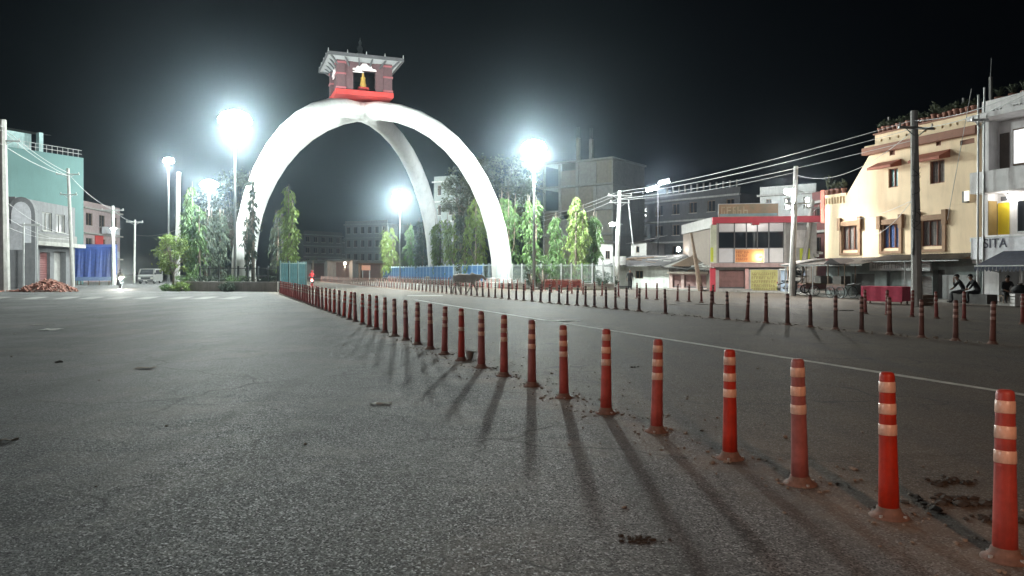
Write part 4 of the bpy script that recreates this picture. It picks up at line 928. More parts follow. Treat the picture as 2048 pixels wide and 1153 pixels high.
Lf.shutter(0, 0, 0, 0, mat('maroon shutter', (.17, .06, .06), stain=.4), .3, (*[Lf.uz(p, 0)[0] for p in (34, 72)], .25, zl(505))); Lf.shutter(0, 0, 0, 0, mat('maroon shutter', (.17, .06, .06)), .3, (*[Lf.uz(p, 0)[0] for p in (80, 100)], .25, zl(505)))
Lf.holes.append((Lf.uz(108, 0)[0], Lf.uz(132, 0)[0], .2, zl(502), .6)); hh = Lf.holes[-1]; bx('shop_back', Lf.root, grey_w, hh[0], hh[1], .58, .7, .2, hh[3])
for a, b in ((56, 76), (84, 104), (112, 130)): Lf.window(0, 0, 0, 0, concrete, mat('dusty glass', (.12, .12, .125), rough=.3), 2, 1, .08, .2, True, (*[Lf.uz(p, 0)[0] for p in (a, b)], zl(462), zl(425)))
Lf.wall(0, Lf.L, 0, zl(405), 3, mat('grey rendered wall', (.14, .14, .148), stain=.6), .3)
bx('floor_slab', Lf.root, concrete, -.3, Lf.L, -1.1, -.003, zl(493), zl(485)); bx('fascia', Lf.root, concrete_dark, 0, Lf.L, -.2, -.003, zl(484), zl(468))
ar = MB(); ua = Lf.uz(24, 0)[0]
bt = thing('arched_gable', 'pale arched gable panel beside the grey kerb shop', 'building', gx(20, 66.5), .4)
zg0, zg1 = 0, hz(400, 66.5)
pts = [(-.2, 0), (1.9, 0), (1.9, zg1 - 1.2)] + [(.85 + 1.05 * math.cos(a), zg1 - 1.2 + 1.5 * math.sin(a)) for a in [math.pi * i / 10 for i in range(1, 10)]] + [(-.2, zg1 - 1.2)]
MB().prism(pts, 0, 1.5).build('wall', mat('grey rendered wall', (.33, .33, .345)), bt)
pts2 = [(.1, zg1 - 3.8), (1.6, zg1 - 3.8), (1.6, zg1 - 1.3)] + [(.85 + .75 * math.cos(a), zg1 - 1.3 + 1.15 * math.sin(a)) for a in [math.pi * i / 10 for i in range(1, 10)]] + [(.1, zg1 - 1.3)]
MB().prism(pts2, -.08, -.003).build('panel', mat('pale panel', (.45, .45, .48), stain=.3), bt)
sgp = thing('hanging_sign', 'pale hanging board on a bracket at the grey kerb shop', 'sign', gx(32, 65.5), .2)
bx('board', sgp, mat('pale panel', (.62, .62, .66)), -.55, .55, -.05, .05, hz(500, 65.5), hz(448, 65.5)); bx('frame_post', sgp, steel, .552, .65, -.06, .06, 0, hz(446, 65.5)); bx('bracket', sgp, steel, .652, 1.9, -.04, .04, hz(452, 65.5), hz(448, 65.5)); bx('post', sgp, steel, -.65, -.552, -.06, .06, 0, hz(446, 65.5))
pp = MB().tube([gx(75, 66), P(74, 445, 66)], .06, 6).build('pipe_post', steel); tag(pp, 'slim pale pipe post in front of the maroon shutter', 'post')
f5, z5, h5 = block('pink_block', 'dull pink block with small balconies beyond the teal wall', 165, 105, 240, 118, 420, 12, mat('dull pink plaster', (.35, .27, .27), stain=.5), 3, 3)
for j in range(1, 3): bx('balcony', f5.root, mat('pale panel', (.62, .62, .66)), f5.L * .4, f5.L * .75, -1.2, -.46, h5 * j, h5 * j + 1.)
bx('red_panel', f5.root, red_p, f5.L * .3, f5.L * .5, -.15, -.01, h5 * 1.35, h5 * 1.9)
# blue tarpaulin stall
bs = thing('tarpaulin_stall', 'stall wrapped in bright blue tarpaulin below the teal wall', 'stall', gx(187, 84), .25)
blue = mat('blue tarpaulin', (.022, .055, .22), var=.35, scale=3, rough=.5)
q = MB(); nx = 14
zt_ = hz(494, 84)
for i in range(nx):
    a, b = -1.9 + 3.8 * i / nx, -1.9 + 3.8 * (i + 1) / nx; ya, yb = -.12 * math.sin(i * 1.7), -.12 * math.sin((i + 1) * 1.7)
    q.quad((a, ya, .9), (b, yb, .9), (b, 0, zt_), (a, 0, zt_)); q.quad((a, 0, zt_), (b, 0, zt_), (b, 2.2, zt_ + .35), (a, 2.2, zt_ + .35))
q.quad((-1.9, 0, .9), (-1.9, 0, zt_), (-1.9, 2.2, zt_ + .35), (-1.9, 2.2, .9)); q.quad((1.9, 0, .9), (1.9, 2.2, .9), (1.9, 2.2, zt_ + .35), (1.9, 0, zt_)); q.build('tarpaulin', blue, bs)
for x in (-1.85, 1.85):
    for y in (.1, 2.1): bx('post', bs, wood, x - .05, x + .05, y - .05, y + .05, 0, zt_ - .05)
bx('counter', bs, mat('blue counter', (.10, .16, .30)), -1.8, 1.8, -.2, .6, .5, .92)
for x in (-1.6, -.5, .6, 1.6): bx('counter_leg', bs, wood, x - .05, x + .05, -.1, 0, 0, .5)
# brick heap
bh = random.Random(9); brick_m = MB().box(-.115, .115, -.055, .055, -.035, .035).mesh('brick', mat('broken brick', (.36, .17, .13), var=.3, scale=6))
heap = thing('brick_heap', 'heap of broken bricks at the kerb beside the thick power pole', 'brick heap', G(97, 584))
q = MB(); nA_ = 14
q.add([(0, 0, .75)] + [(1.2 * math.cos(a), .8 * math.sin(a), .35) for a in [2 * math.pi * i / nA_ for i in range(nA_)]] + [(2. * math.cos(a), 1.2 * math.sin(a), 0) for a in [2 * math.pi * i / nA_ for i in range(nA_)]],
      [(0, 1 + i, 1 + (i + 1) % nA_) for i in range(nA_)] + [(1 + i, 1 + nA_ + i, 1 + nA_ + (i + 1) % nA_, 1 + (i + 1) % nA_) for i in range(nA_)]); q.build('rubble_core', mat('rubble', (.28, .2, .17), var=.4, scale=8), heap)
for k in range(230):
    a = bh.uniform(0, 6.28); r_ = bh.random() ** .55; x, y = 2.1 * r_ * math.cos(a), 1.3 * r_ * math.sin(a); z = max(.03, .85 * (1 - r_ ** 1.1)) + bh.uniform(-.02, .1)
    o = link('brick', brick_m, heap, (x, y, z)); o.rotation_euler = (bh.uniform(-1, 1), bh.uniform(-1, 1), bh.uniform(0, 6)); s_ = bh.uniform(.8, 1.6); o.scale = (s_, s_, s_)
for k in range(26):
    o = link('brick', brick_m, heap, (bh.uniform(-4, -1.5), bh.uniform(-.4, .8), .05)); o.rotation_euler = (0, bh.uniform(-.3, .3), bh.uniform(0, 6)); s_ = bh.uniform(.9, 1.6); o.scale = (s_, s_, s_)

# ------------------------------------------------------------------ islands, walls, fences
soil = mat('island soil', (.13, .115, .085), var=.4, scale=3, rough=1, bump=.5)
def slab(name, poly, z, m):
    n_ = len(poly); q = MB(); q.add([(p.x, p.y, -.05) for p in poly] + [(p.x, p.y, z) for p in poly], [tuple(range(n_, 2 * n_))] + [(i, (i + 1) % n_, (i + 1) % n_ + n_, i + n_) for i in range(n_)])
    return tag(q.build(name, m), kind='structure')
i0, i1, i2 = gx(352, 58), gx(556, 56.3), gx(612, 61)
rdv = Vector((-.386, 1, 0))
slab('traffic_island', [i0, i1, i2, i2 + rdv * 45, i0 + rdv * 45], .15, soil)
def fline(A_, vx_, Y): return gx(vx_ + A_ / Y, Y)
j0, j1 = fline(35400, 480, 65.0), gx(1228, 60.5)
slab('traffic_island', [fline(35200, 480, 64.6), gx(1232, 60), gx(1232, 60) + rdv * 35 + Vector((9, 0, 0)), fline(35200, 480, 126)], .15, soil)
wallm = mat('low kerb wall', (.25, .225, .20), stain=.6, bump=.4)
def low_wall(a, b, h, lab, th=.22):
    d = b - a; t = thing('low_wall', lab, 'wall', a, math.atan2(d.y, d.x)); L = d.length
    n_ = max(2, int(L / 2.4))
    for k in range(n_): bx('wall_section', t, wallm, L * k / n_ + .004, L * (k + 1) / n_ - .004, -th / 2, th / 2, 0, h - (.02 if k % 2 else 0))
    bx('coping', t, concrete, -.03, L + .03, -th / 2 - .05, th / 2 + .05, h + .003, h + .075)
    return t
low_wall(i0, i1, .68, 'low dusty wall in front of the hedge on the walled island')
low_wall(j0, j1, .50, 'low wall under the iron railing behind the red barricade')
low_wall(fline(35400, 480, 65.4), fline(35400, 480, 124), .42, 'long low wall carrying the blue fence')
post_l = mat('pale blue post', (.50, .62, .70), rough=.5); panel_b = mat('blue mesh panel', (.035, .13, .30), rough=.6, var=.3, scale=2)
def fence(a, b, z0, h, n_, lab, pm, bm, solid, bars=6, name='fence', skip=()):
    d = b - a; t = thing(name, lab, 'fence', a, math.atan2(d.y, d.x)); L = d.length; st_ = L / n_
    pmesh = MB().box(-.05, .05, -.05, .05, z0, z0 + h + .1).mesh('post', pm)
    q = MB(); q.box(.06, st_ - .06, -.025, .025, z0 + h - .12, z0 + h - .07); q.box(.06, st_ - .06, -.025, .025, z0 + .1, z0 + .15)
    for k in range(1, bars): x = st_ * k / bars; q.tube([(x, 0, z0 + .12), (x, 0, z0 + h + .04)], .014, 4)
    rmesh = q.mesh('railing_panel', bm)
    smesh = MB().box(.07, st_ - .07, .03, .045, z0 + .16, z0 + h - .13).mesh('sheet_panel', solid) if solid else None
    for k in range(n_ + 1): link('post', pmesh, t, (st_ * k, 0, 0))
    for k in range(n_):
        link('railing_panel', rmesh, t, (st_ * k, 0, 0))
        if smesh and k not in skip: link('sheet_panel', smesh, t, (st_ * k, 0, 0))
    return t
fence(fline(35400, 480, 66), fline(35400, 480, 123.5), .47, 1.75, 34, 'long fence of blue panels between pale posts under the arch', post_l, post_l, panel_b, 4, skip=(0, 1, 2, 3, 8, 9))
fence(j0, j1, .55, 1.55, 10, 'dark iron railing on the low wall beside the shrubs', steel, mat('grey green bars', (.30, .34, .33)), None, 12)
fence(gx(560, 57), i2, .15, 2.1, 3, 'short teal mesh fence at the corner of the walled island', mat('pale teal post', (.17, .25, .25)), mat('pale teal post', (.17, .25, .25)), mat('teal mesh', (.03, .11, .125), var=.3), 5)
fence(i2, i2 + rdv * 24, .15, 2.1, 12, 'teal mesh fence running along the road edge of the walled island', mat('pale teal post', (.17, .25, .25)), mat('pale teal post', (.17, .25, .25)), mat('teal mesh', (.03, .11, .125)), 5)
fence(gx(400, 59.4), gx(556, 57.2), .15, 1.7, 8, 'thin dark iron railing behind the hedge of the walled island', dark_steel, dark_steel, None, 9)
# red barricade
rb_ = thing('red_barricade', 'row of low red pipe barricade frames in front of the iron railing', 'barricade', gx(1090, 58.8), 0)
redo = mat('faded red pipe', (.42, .10, .08), var=.2)
for k in range(3):
    x = k * .98; q = MB(); q.tube([(x, 0, 0), (x, 0, .85), (x + .88, 0, .85), (x + .88, 0, 0)], .035, 6)
    for z in (.3, .58): q.tube([(x, 0, z), (x + .88, 0, z)], .028, 6)
    for j in range(1, 4): q.tube([(x + .22 * j, 0, .3), (x + .22 * j, 0, .85)], .02, 5)
    q.tube([(x + .1, -.35, .0), (x + .1, .35, .0)], .03, 6); q.tube([(x + .78, -.35, .0), (x + .78, .35, .0)], .03, 6); q.build('frame', redo, rb_)
    bx('sheet', rb_, mat('faded red sheet', (.36, .11, .09), var=.3), x + .05, x + .83, .04, .05, .32, .8)
tank = MB().lathe([(.5, 0), (.55, .05), (.55, .9), (.45, 1.05), (.15, 1.15)], 14)

# ------------------------------------------------------------------ trees and shrubs
leaf_b = mat('fresh leaf', (.17, .245, .06), rough=.6, var=.5, scale=1.2, trans=.35)
leaf_g = mat('mast tree leaf', (.095, .175, .055), rough=.6, var=.5, scale=1.2, trans=.3)
leaf_d = mat('dark leaf', (.055, .075, .05), rough=.7, var=.5, scale=1.2, trans=.2)
leaf_o = mat('olive leaf', (.065, .072, .042), rough=.7, var=.5, scale=.8, trans=.25)
bark = mat('bark', (.16, .125, .095), var=.4, scale=7, bump=.6)
def leafq(q, c, d, L, w_, rr):
    d = d.normalized(); s_ = d.cross(Vector((rr.uniform(-1, 1), rr.uniform(-1, 1), rr.uniform(-1, 1))))
    s_ = s_.normalized() * w_ * .5 if s_.length > 1e-4 else d.orthogonal() * w_ * .5
    q.add([c, c + d * L * .45 + s_, c + d * L, c + d * L * .45 - s_], [(0, 1, 2, 3)])
def mast_tree(px, Y, py_top, lab, m, w_=1.0, seed=0, z_lo=1.6, dens=1.0, lean=0.):
    """columnar false-ashoka: drooping branches hung with long hanging leaves"""
    rr = random.Random(seed); h = hz(py_top, Y) - .15; t = thing('mast_tree', lab, 'tree', gx(px, Y, .1), 0)
    q = MB(); q.tube([(0, 0, 0), (lean * .3, .05, h * .4), (lean, 0, h * .97)], [.16, .11, .03], 7)
    stems = [Vector((0, 0, 0))]
    for k in range(rr.choice((2, 3, 4))):
        a = rr.uniform(0, 6.28); s_ = Vector((math.cos(a), math.sin(a), 0)) * w_ * rr.uniform(.35, .75); hh_ = h * rr.uniform(.84, 1.0); stems.append(s_ + Vector((0, 0, hh_)))
        q.tube([(0, 0, h * .25), tuple(s_ * .8 + Vector((0, 0, h * .45))), tuple(s_ + Vector((0, 0, hh_)))], [.06, .045, .015], 5)
    lob = [[rr.uniform(.4, 1.2) for _ in range(5)] for _ in range(8)]
    lv = MB(); nb = int(120 * dens * (.6 + .4 * w_))
    for i in range(nb):
        k = rr.random() ** .85; z = z_lo + (h - z_lo) * k
        prof = w_ * (.62 + .38 * math.sin(math.pi * (.15 + .8 * k))) * (1 if k < .8 else max(.6, 1 - ((k - .8) / .2) ** 2 * .4))
        st_ = rr.choice(stems); ox, oy = (lean * k, 0) if st_.z == 0 else (st_.x, st_.y)
        if st_.z and z > st_.z: z = st_.z * rr.uniform(.55, 1)
        a = rr.uniform(0, 6.28); L = prof * lob[min(7, int(k * 8))][int(a / 6.284 * 5)] * rr.uniform(.5, 1.08) * (1 if st_.z == 0 else .6); dr = rr.uniform(.6, 1.3) * L + .25 * (1.2 - k)
        b0 = Vector((ox, oy, z)); pts = [b0 + Vector((math.cos(a) * L * s, math.sin(a) * L * s, .12 * L * math.sin(3.1 * s) - dr * s * s)) for s in (0, .25, .5, .75, 1)]
        q.tube([pts[0], pts[2], pts[4]], [.02, .012, .005], 3, 0, False)
        for j in range(rr.randint(13, 19)):
            s = rr.uniform(.2, 1.05) * 4; i0_ = min(3, int(s)); c = pts[i0_].lerp(pts[i0_ + 1], s - i0_) + Vector((rr.gauss(0, .06), rr.gauss(0, .06), rr.gauss(0, .06)))
            d = Vector((math.cos(a) * .35 + rr.gauss(0, .35), math.sin(a) * .35 + rr.gauss(0, .35), -1.0 + rr.gauss(0, .25))); leafq(lv, c, d, rr.uniform(.28, .52), rr.uniform(.07, .12), rr)
    for k, st_ in enumerate(stems):                                # leafless pale tips
        top = Vector((lean, 0, h * .97)) if st_.z == 0 else st_
        q.tube([tuple(top - Vector((0, 0, .2))), tuple(top + Vector((rr.uniform(-.05, .05), 0, rr.uniform(.3, .7))))], [.03, .02], 5)
    q.build('trunk', bark, t, True); lv.build('crown', m, t); return t
def bush_tree(px, Y, py_top, lab, m, rx, seed, trunk_h=.35, n_cl=60, leaf=.26, name='tree', cat='tree', per=55, flat=.8, base_z=.1):
    rr = random.Random(seed); h = hz(py_top, Y) - base_z; t = thing(name, lab, cat, gx(px, Y, base_z)); cz = h * (1 + trunk_h) / 2; rz_ = h * (1 - trunk_h) / 2
    q = MB(); q.tube([(0, 0, 0), (.05, 0, h * trunk_h), (0, .05, cz)], [max(.06, h * .022), max(.05, h * .017), .05], 7); lv = MB()
    for i in range(n_cl):
        while True:
            v = Vector((rr.uniform(-1, 1), rr.uniform(-1, 1), rr.uniform(-1, 1)))
            if .25 < v.length < 1: break
        v = v.normalized() * v.length ** .5; c = Vector((v.x * rx, v.y * rx * .85, cz + v.z * rz_)); cr = rx * rr.uniform(.16, .30)
        if i % 2 == 0: b0 = Vector((0, 0, h * trunk_h * rr.uniform(.8, 1.3))); q.tube([b0, b0.lerp(c, .6) + Vector((0, 0, .1 * rx)), c], [max(.025, h * .006), .025, .01], 4, 0, False)
        for j in range(per):
            d = Vector((rr.gauss(0, 1), rr.gauss(0, 1), rr.gauss(0, 1) * flat)); p = c + d * cr * .55; leafq(lv, p, Vector((rr.gauss(0, 1), rr.gauss(0, 1), rr.gauss(-.5, .7))), leaf * rr.uniform(.6, 1.2), leaf * rr.uniform(.3, .5), rr)
    q.build('trunk', bark, t, True); lv.build('crown', m, t); return t
MT = [(398, 60.5, 418, 'tall grey green mast tree above the hedge bush', leaf_g, .95, 1.4), (442, 67, 415, 'dim mast tree near the tall floodlight mast', leaf_d, 1.1, 1.4), (384, 62, 372, 'slim mast tree with pale bare tips behind the small round tree', leaf_g, .95, 1.6), (412, 66, 425, 'dark mast tree next to the pale tipped one on the walled island', leaf_d, .9, 2.),
      (577, 66, 372, 'bright green mast tree beside the teal mesh fence', leaf_b, 1.15, 1.8), (556, 76, 425, 'darker mast tree behind the bright one by the teal fence', leaf_d, 1.0, 1.8),
      (1017, 71, 388, 'mast tree beside the white arch leg, tips bare', leaf_g, 1.2, 1.6), (1072, 67.5, 398, 'mast tree close behind the barricade floodlight mast', leaf_g, 1.25, 1.6),
      (1112, 70, 432, 'shorter mast tree between the light mast and the broad green tree', leaf_g, 1.3, 1.4), (1152, 65, 394, 'tallest bright mast tree behind the iron railing', leaf_b, 1.75, 2.0), (1188, 66, 424, 'mast tree at the end of the iron railing', leaf_g, 1.0, 2.6),
      (952, 77, 396, 'bright mast tree overlapping the white arch leg', leaf_b, 1.35, 1.6), (908, 86, 428, 'weeping mast tree behind the blue fence near the cow', leaf_b, 1.5, 1.6), (880, 92, 436, 'weeping mast tree in front of the rear arch leg', leaf_b, 1.2, 1.8),
      (846, 100, 442, 'mast tree screening the rear arch leg', leaf_d, 1.2, 1.8), (822, 108, 450, 'mast tree next to the last weeping one on the blue fence', leaf_g, 1.3, 1.6), (786, 118, 452, 'weeping mast tree at the far end of the blue fence', leaf_b, 1.9, 1.6), (930, 81, 420, 'dim mast tree between two bright ones by the fence', leaf_d, 1.1, 1.8)]
for i, (px, Y, py, lab, m_, w_, zl_) in enumerate(MT): mast_tree(px, Y, py, lab, m_, w_, 100 + i, zl_, 1.1)
# slim dark tree in front of the near arch leg: clumps with gaps
mast_tree(506, 58.5, 356, 'very slim dark tree silhouetted against the white arch leg', leaf_d, .5, 141, 1.8, .5)
mast_tree(494, 58.9, 432, 'short dark tree crossing the foot of the white arch leg', leaf_d, .45, 142, 2.2, .35)
bush_tree(346, 59.5, 468, 'small round leafy tree at the end of the low wall', leaf_b, 1.35, 7, .28, 55, .24)
bush_tree(470, 132, 338, 'large hazy tree behind the near arch leg', leaf_o, 4.6, 8, .3, 110, .5, per=45)
bush_tree(415, 135, 385, 'broad hazy tree behind the walled island', leaf_o, 4.2, 9, .3, 90, .5, per=45)
bush_tree(1000, 96, 308, 'big olive tree rising behind the near-road arch leg', leaf_o, 4.8, 10, .35, 130, .5, per=50)
bush_tree(925, 100, 330, 'lopsided olive tree glimpsed through the arch', leaf_o, 2.6, 12, .5, 60, .45, per=45)
for i, (px, Y, py, rx, lab, m_) in enumerate(((1085, 63, 512, 1.1, 'dense shrub at the foot of the floodlight mast', leaf_g), (1062, 63.5, 528, .7, 'small dark shrub behind the low wall', leaf_d), (1196, 62.5, 540, .9, 'rounded shrub at the end of the iron railing', leaf_d),
        (1170, 63, 530, .8, 'leafy shrub growing through the iron railing', leaf_g), (1130, 63.5, 545, .8, 'low shrub between the railing trees', leaf_g), (1040, 66, 540, .7, 'small shrub near the arch foot', leaf_d), (1215, 61.2, 552, .8, 'dark shrub spilling by the whitewashed shack', leaf_d),
        (378, 58.9, 545, .9, 'clipped bush beside the small round tree', leaf_g), (362, 57.2, 566, .7, 'scrubby weeds sprawling at the low wall end', leaf_b), (338, 57.8, 570, .6, 'cut branches lying beside the walled island', leaf_g), (440, 58.6, 552, 1.0, 'dark hedge bush behind the low wall', leaf_d), (476, 58.4, 550, .9, 'hedge bush with pale leaves behind the low wall', leaf_g),
        (545, 58.2, 553, .8, 'hedge bush near the teal fence corner', leaf_d), (410, 58.6, 553, .9, 'hedge bush below the dark mast tree', leaf_d), (455, 56.4, 566, .55, 'weeds spilling over the face of the low wall', leaf_d))):
    bush_tree(px, Y, py, lab, m_, rx, 300 + i, .1, 26, .17, 'shrub', 'shrub', 45, .7, .0 if Y < 57.9 else .15)
def cycad(px, Y, py_top, lab, n_=26, seed=1, spread=1.1, z0=.15, name='cycad', trunk=.35):
    rr = random.Random(seed); h = hz(py_top, Y) - z0; t = thing(name, lab, 'palm', gx(px, Y, z0)); MB().tube([(0, 0, 0), (0, 0, h * trunk)], [.14, .12], 8).build('trunk', bark, t, True)
    for i in range(n_):
        a = rr.uniform(0, 6.28); e = rr.uniform(.1, 1.2); L = spread * rr.uniform(.8, 1.1); q = MB(); pts = [Vector((math.cos(a) * L * s * math.cos(e * .8), math.sin(a) * L * s * math.cos(e * .8), h * trunk + L * (math.sin(e) * s * 1.1 - .75 * s * s))) for s in [j / 8 for j in range(9)]]
        q.tube(pts, [.012] * 9, 3); sd = Vector((-math.sin(a), math.cos(a), 0))
        for j in range(1, 9):
            for sg_ in (-1, 1): leafq(q, pts[j], sd * sg_ + (pts[j] - pts[j - 1]).normalized() * .5 + Vector((0, 0, -.2)), .26 * (1 - j / 12), .05, rr)
        q.build('frond', leaf_d, t)
cycad(490, 57.9, 532, 'cycad with arching fronds behind the low wall', 22, 4, 1.0); cycad(528, 57.8, 534, 'second cycad with arching fronds near the slim dark tree', 22, 5, .95)
cycad(626, 140, 508, 'small palm silhouetted at the street end', 22, 6, 2.3, 0, 'palm_tree', .75)

# ------------------------------------------------------------------ people, cow, vehicles
def skin(name, V, Ed, mats, parent=None, classify=None, sub=2, root=0):
    me = bpy.data.meshes.new(name); me.from_pydata([v[:3] for v in V], Ed, []); o = bpy.data.objects.new(name, me); col.objects.link(o)
    o.modifiers.new('s', 'SKIN'); sm = o.modifiers.new('u', 'SUBSURF'); sm.levels = sub; sm.render_levels = sub
    if not me.skin_vertices: me.attributes.new if False else None
    bm = bmesh.new(); bm.from_mesh(me); lay = bm.verts.layers.skin.verify(); bm.verts.ensure_lookup_table()
    for i, v in enumerate(V):
        r = v[3] if isinstance(v[3], tuple) else (v[3], v[3]); bm.verts[i][lay].radius = r; bm.verts[i][lay].use_root = (i == root)
    bm.to_mesh(me); bm.free()
    dg_ = bpy.context.evaluated_depsgraph_get(); dg_.update(); me2 = bpy.data.meshes.new_from_object(o.evaluated_get(dg_)); bpy.data.objects.remove(o)
    me2.materials.clear()
    for m in mats: me2.materials.append(m)
    for p in me2.polygons:
        p.use_smooth = True
        if classify: p.material_index = classify(p.center)
    return link(name, me2, parent)
skin_m = mat('skin', (.22, .12, .08), var=.05); hair_m = mat('hair', (.012, .01, .01)); shoe_m = mat('shoe', (.03, .028, .026))
def person(label, loc, rz, J, shirt, trousers, hair=True, group=None, helmet=None):
    """J: joint positions for one continuous body"""
    names = ['pel', 'sp', 'ch', 'nk', 'hd0', 'hd1', 'ls', 'le', 'lw', 'lh', 'rs', 're', 'rw', 'rh', 'lhip', 'lk', 'la', 'lt', 'rhip', 'rk', 'ra', 'rt']
    rads = [(.15, .12), (.14, .105), (.165, .12), .055, .085, .075, .07, .048, .034, .035, .07, .048, .034, .035, .095, .062, .045, .042, .095, .062, .045, .042]
    ed = [(0, 1), (1, 2), (2, 3), (3, 4), (4, 5), (2, 6), (6, 7), (7, 8), (8, 9), (2, 10), (10, 11), (11, 12), (12, 13), (0, 14), (14, 15), (15, 16), (16, 17), (0, 18), (18, 19), (19, 20), (20, 21)]
    V = [(*J[n], r) for n, r in zip(names, rads)]; pts = [Vector(J[n]) for n in names]
    cls = [2, 1, 1, 0, 0, 0, 1, 1, 0, 0, 1, 1, 0, 0, 2, 2, 2, 3, 2, 2, 2, 3]
    def classify(c): return cls[min(range(len(pts)), key=lambda i: (pts[i] - c).length - (.05 if cls[i] in (1, 2) else 0))]
    t = thing('person', label, 'person', loc, rz, group)
    skin('body', V, ed, [skin_m, shirt, trousers, shoe_m], t, classify)
    hd = Vector(J['hd1']); up = (Vector(J['hd1']) - Vector(J['hd0'])).normalized()
    bm = bmesh.new(); bmesh.ops.create_uvsphere(bm, u_segments=12, v_segments=8, radius=.112 if not helmet else .15)
    q = MB(); q.add([Vector((v.co.x * .88, v.co.y, v.co.z)) + hd - up * .01 + Vector((0, .018, 0)) for v in bm.verts if True], [tuple(v.index for v in f.verts) for f in bm.faces if f.calc_center_median().z > (-.01 if not helmet else -.08) or (f.calc_center_median().y > .03)]); bm.free()
    q.build('helmet' if helmet else 'hair', helmet or hair_m, t, True)
    c = hd.lerp(Vector(J['hd0']), .45); q = MB(); q.tube([c + Vector((0, -.085, .02)), c + Vector((0, -.115, -.02))], [.012, .018], 5); q.build('nose', skin_m, t, True)
    for w_n in ('lh', 'rh'):                                       # five fingers on each hand
        w_ = Vector(J[w_n]); b = Vector(J[w_n[0] + 'w']); d = (w_ - b).normalized(); s_ = d.orthogonal().normalized(); q = MB()
        for k, fl_ in enumerate((.055, .075, .08, .072, .055)):
            o_ = s_ * (k - 2) * .017; dd = (d + s_ * (-.9 if k == 0 else 0)).normalized(); n2_ = d.cross(s_); q.tube([w_ + o_, w_ + o_ + dd * fl_ * .55, w_ + o_ + dd * fl_ + n2_ * fl_ * .35], [.0095, .009, .007], 5)
        q.build('fingers', skin_m, t, True)
    return t
STAND = dict(pel=(0, 0, .93), sp=(0, .01, 1.1), ch=(0, .0, 1.32), nk=(0, 0, 1.47), hd0=(0, -.01, 1.55), hd1=(0, -.01, 1.63), ls=(-.19, 0, 1.38), le=(-.27, .03, 1.12), lw=(-.29, -.03, .88), lh=(-.29, -.05, .79), rs=(.19, 0, 1.38), re=(.27, .03, 1.12), rw=(.28, -.03, .88), rh=(.28, -.05, .79),
             lhip=(-.09, 0, .88), lk=(-.11, -.05, .49), la=(-.11, .03, .09), lt=(-.11, -.12, .045), rhip=(.09, 0, .88), rk=(.12, -.01, .49), ra=(.14, .09, .09), rt=(.15, -.05, .045))
def SIT(h=.5, fwd=.0, armup=False):
    J = dict(pel=(0, .05, h + .1), sp=(0, .06, h + .27), ch=(0, -.02 - fwd, h + .5), nk=(0, -.08 - fwd, h + .64), hd0=(0, -.12 - fwd, h + .71), hd1=(0, -.14 - fwd, h + .79), ls=(-.18, -.02 - fwd, h + .55), le=(-.23, -.17 - fwd, h + .32), lw=(-.12, -.36, h + .22), lh=(-.08, -.42, h + .2),
             rs=(.18, -.02 - fwd, h + .55), re=(.23, -.17 - fwd, h + .32), rw=(.12, -.36, h + .22), rh=(.08, -.42, h + .2), lhip=(-.1, .02, h + .08), lk=(-.14, -.4, h + .06), la=(-.14, -.42, .1), lt=(-.15, -.58, .045), rhip=(.1, .02, h + .08), rk=(.14, -.42, h + .07), ra=(.15, -.38, .1), rt=(.16, -.54, .045))
    if armup: J.update(rw=(.06, -.24 - fwd, h + .58), rh=(.03, -.24 - fwd, h + .66), re=(.2, -.32, h + .36))
    return J
cdark = mat('black cloth', (.014, .014, .016)); cgrey = mat('dark grey cloth', (.04, .04, .045)); cred = mat('red shirt', (.35, .03, .035)); cwhite = mat('pale shirt', (.45, .44, .42))
person('person in dark clothes standing with arms down in front of the whitewashed shack', gx(1260, 61.5, .0), .3, STAND, cgrey, mat('charcoal trousers', (.02, .02, .025)))
# stone ledge with two seated people
led = bx('stone_ledge', None, concrete_dark, 0, 1.9, 0, .6, 0, .42); led.location = gx(1898, 33.9, .1); led.rotation_euler = (0, 0, T.rotation_euler.z); tag(led, 'dark low ledge in front of the pale pier where two people sit', 'ledge')
Ml = led.matrix_basis
person('seated person in black with a hand raised to the chin', Ml @ Vector((.45, .25, 0)), T.rotation_euler.z - .75, SIT(.42, .08, True), cdark, cgrey)
person('seated person in black leaning forward beside the one with raised hand', Ml @ Vector((1.15, .3, 0)), T.rotation_euler.z - .5, SIT(.42, .14), cdark, cdark)
person('dark figure crouched on a stool in the white house shop front', gx(2012, 33.2, .12), -.3, SIT(.34, .1), cdark, cdark)
stl = thing('low_stool', 'low wooden stool under the crouched figure', 'stool', gx(2012, 33.25, .12)); bx('seat', stl, wood, -.2, .2, -.12, .22, .28, .34)
for x in (-.16, .16):
    for y in (-.08, .18): bx('leg', stl, wood, x - .02, x + .02, y - .02, y + .02, 0, .28)
cr_ = thing('goods_crate', 'pale crate beside the white house shop front', 'crate', gx(2040, 32.4, .0), -.2)
for k in range(4): bx('slat', cr_, white_w, -.3, .3, -.25, -.23, .02 + k * .14, .13 + k * .14); bx('slat', cr_, white_w, -.3, .3, .23, .25, .02 + k * .14, .13 + k * .14); bx('slat', cr_, white_w, -.3, -.28, -.228, .228, .02 + k * .14, .13 + k * .14); bx('slat', cr_, white_w, .28, .3, -.228, .228, .02 + k * .14, .13 + k * .14)
bk = thing('black_sack', 'bulging black sack on top of the pale crate', 'sack', cr_.matrix_basis @ Vector((0, 0, .57))); MB().lathe([(.2, 0), (.33, .08), (.34, .2), (.22, .32), (.08, .38), (.1, .44)], 12).build('bag', cdark, bk, True); MB().lathe([(.09, .385), (.095, .41)], 10).build('tie', wood, bk)
bk2 = thing('wooden_box', 'small dark wooden box at the foot of the grey power pole', 'box', gx(1850, 33.2, .0), .2)
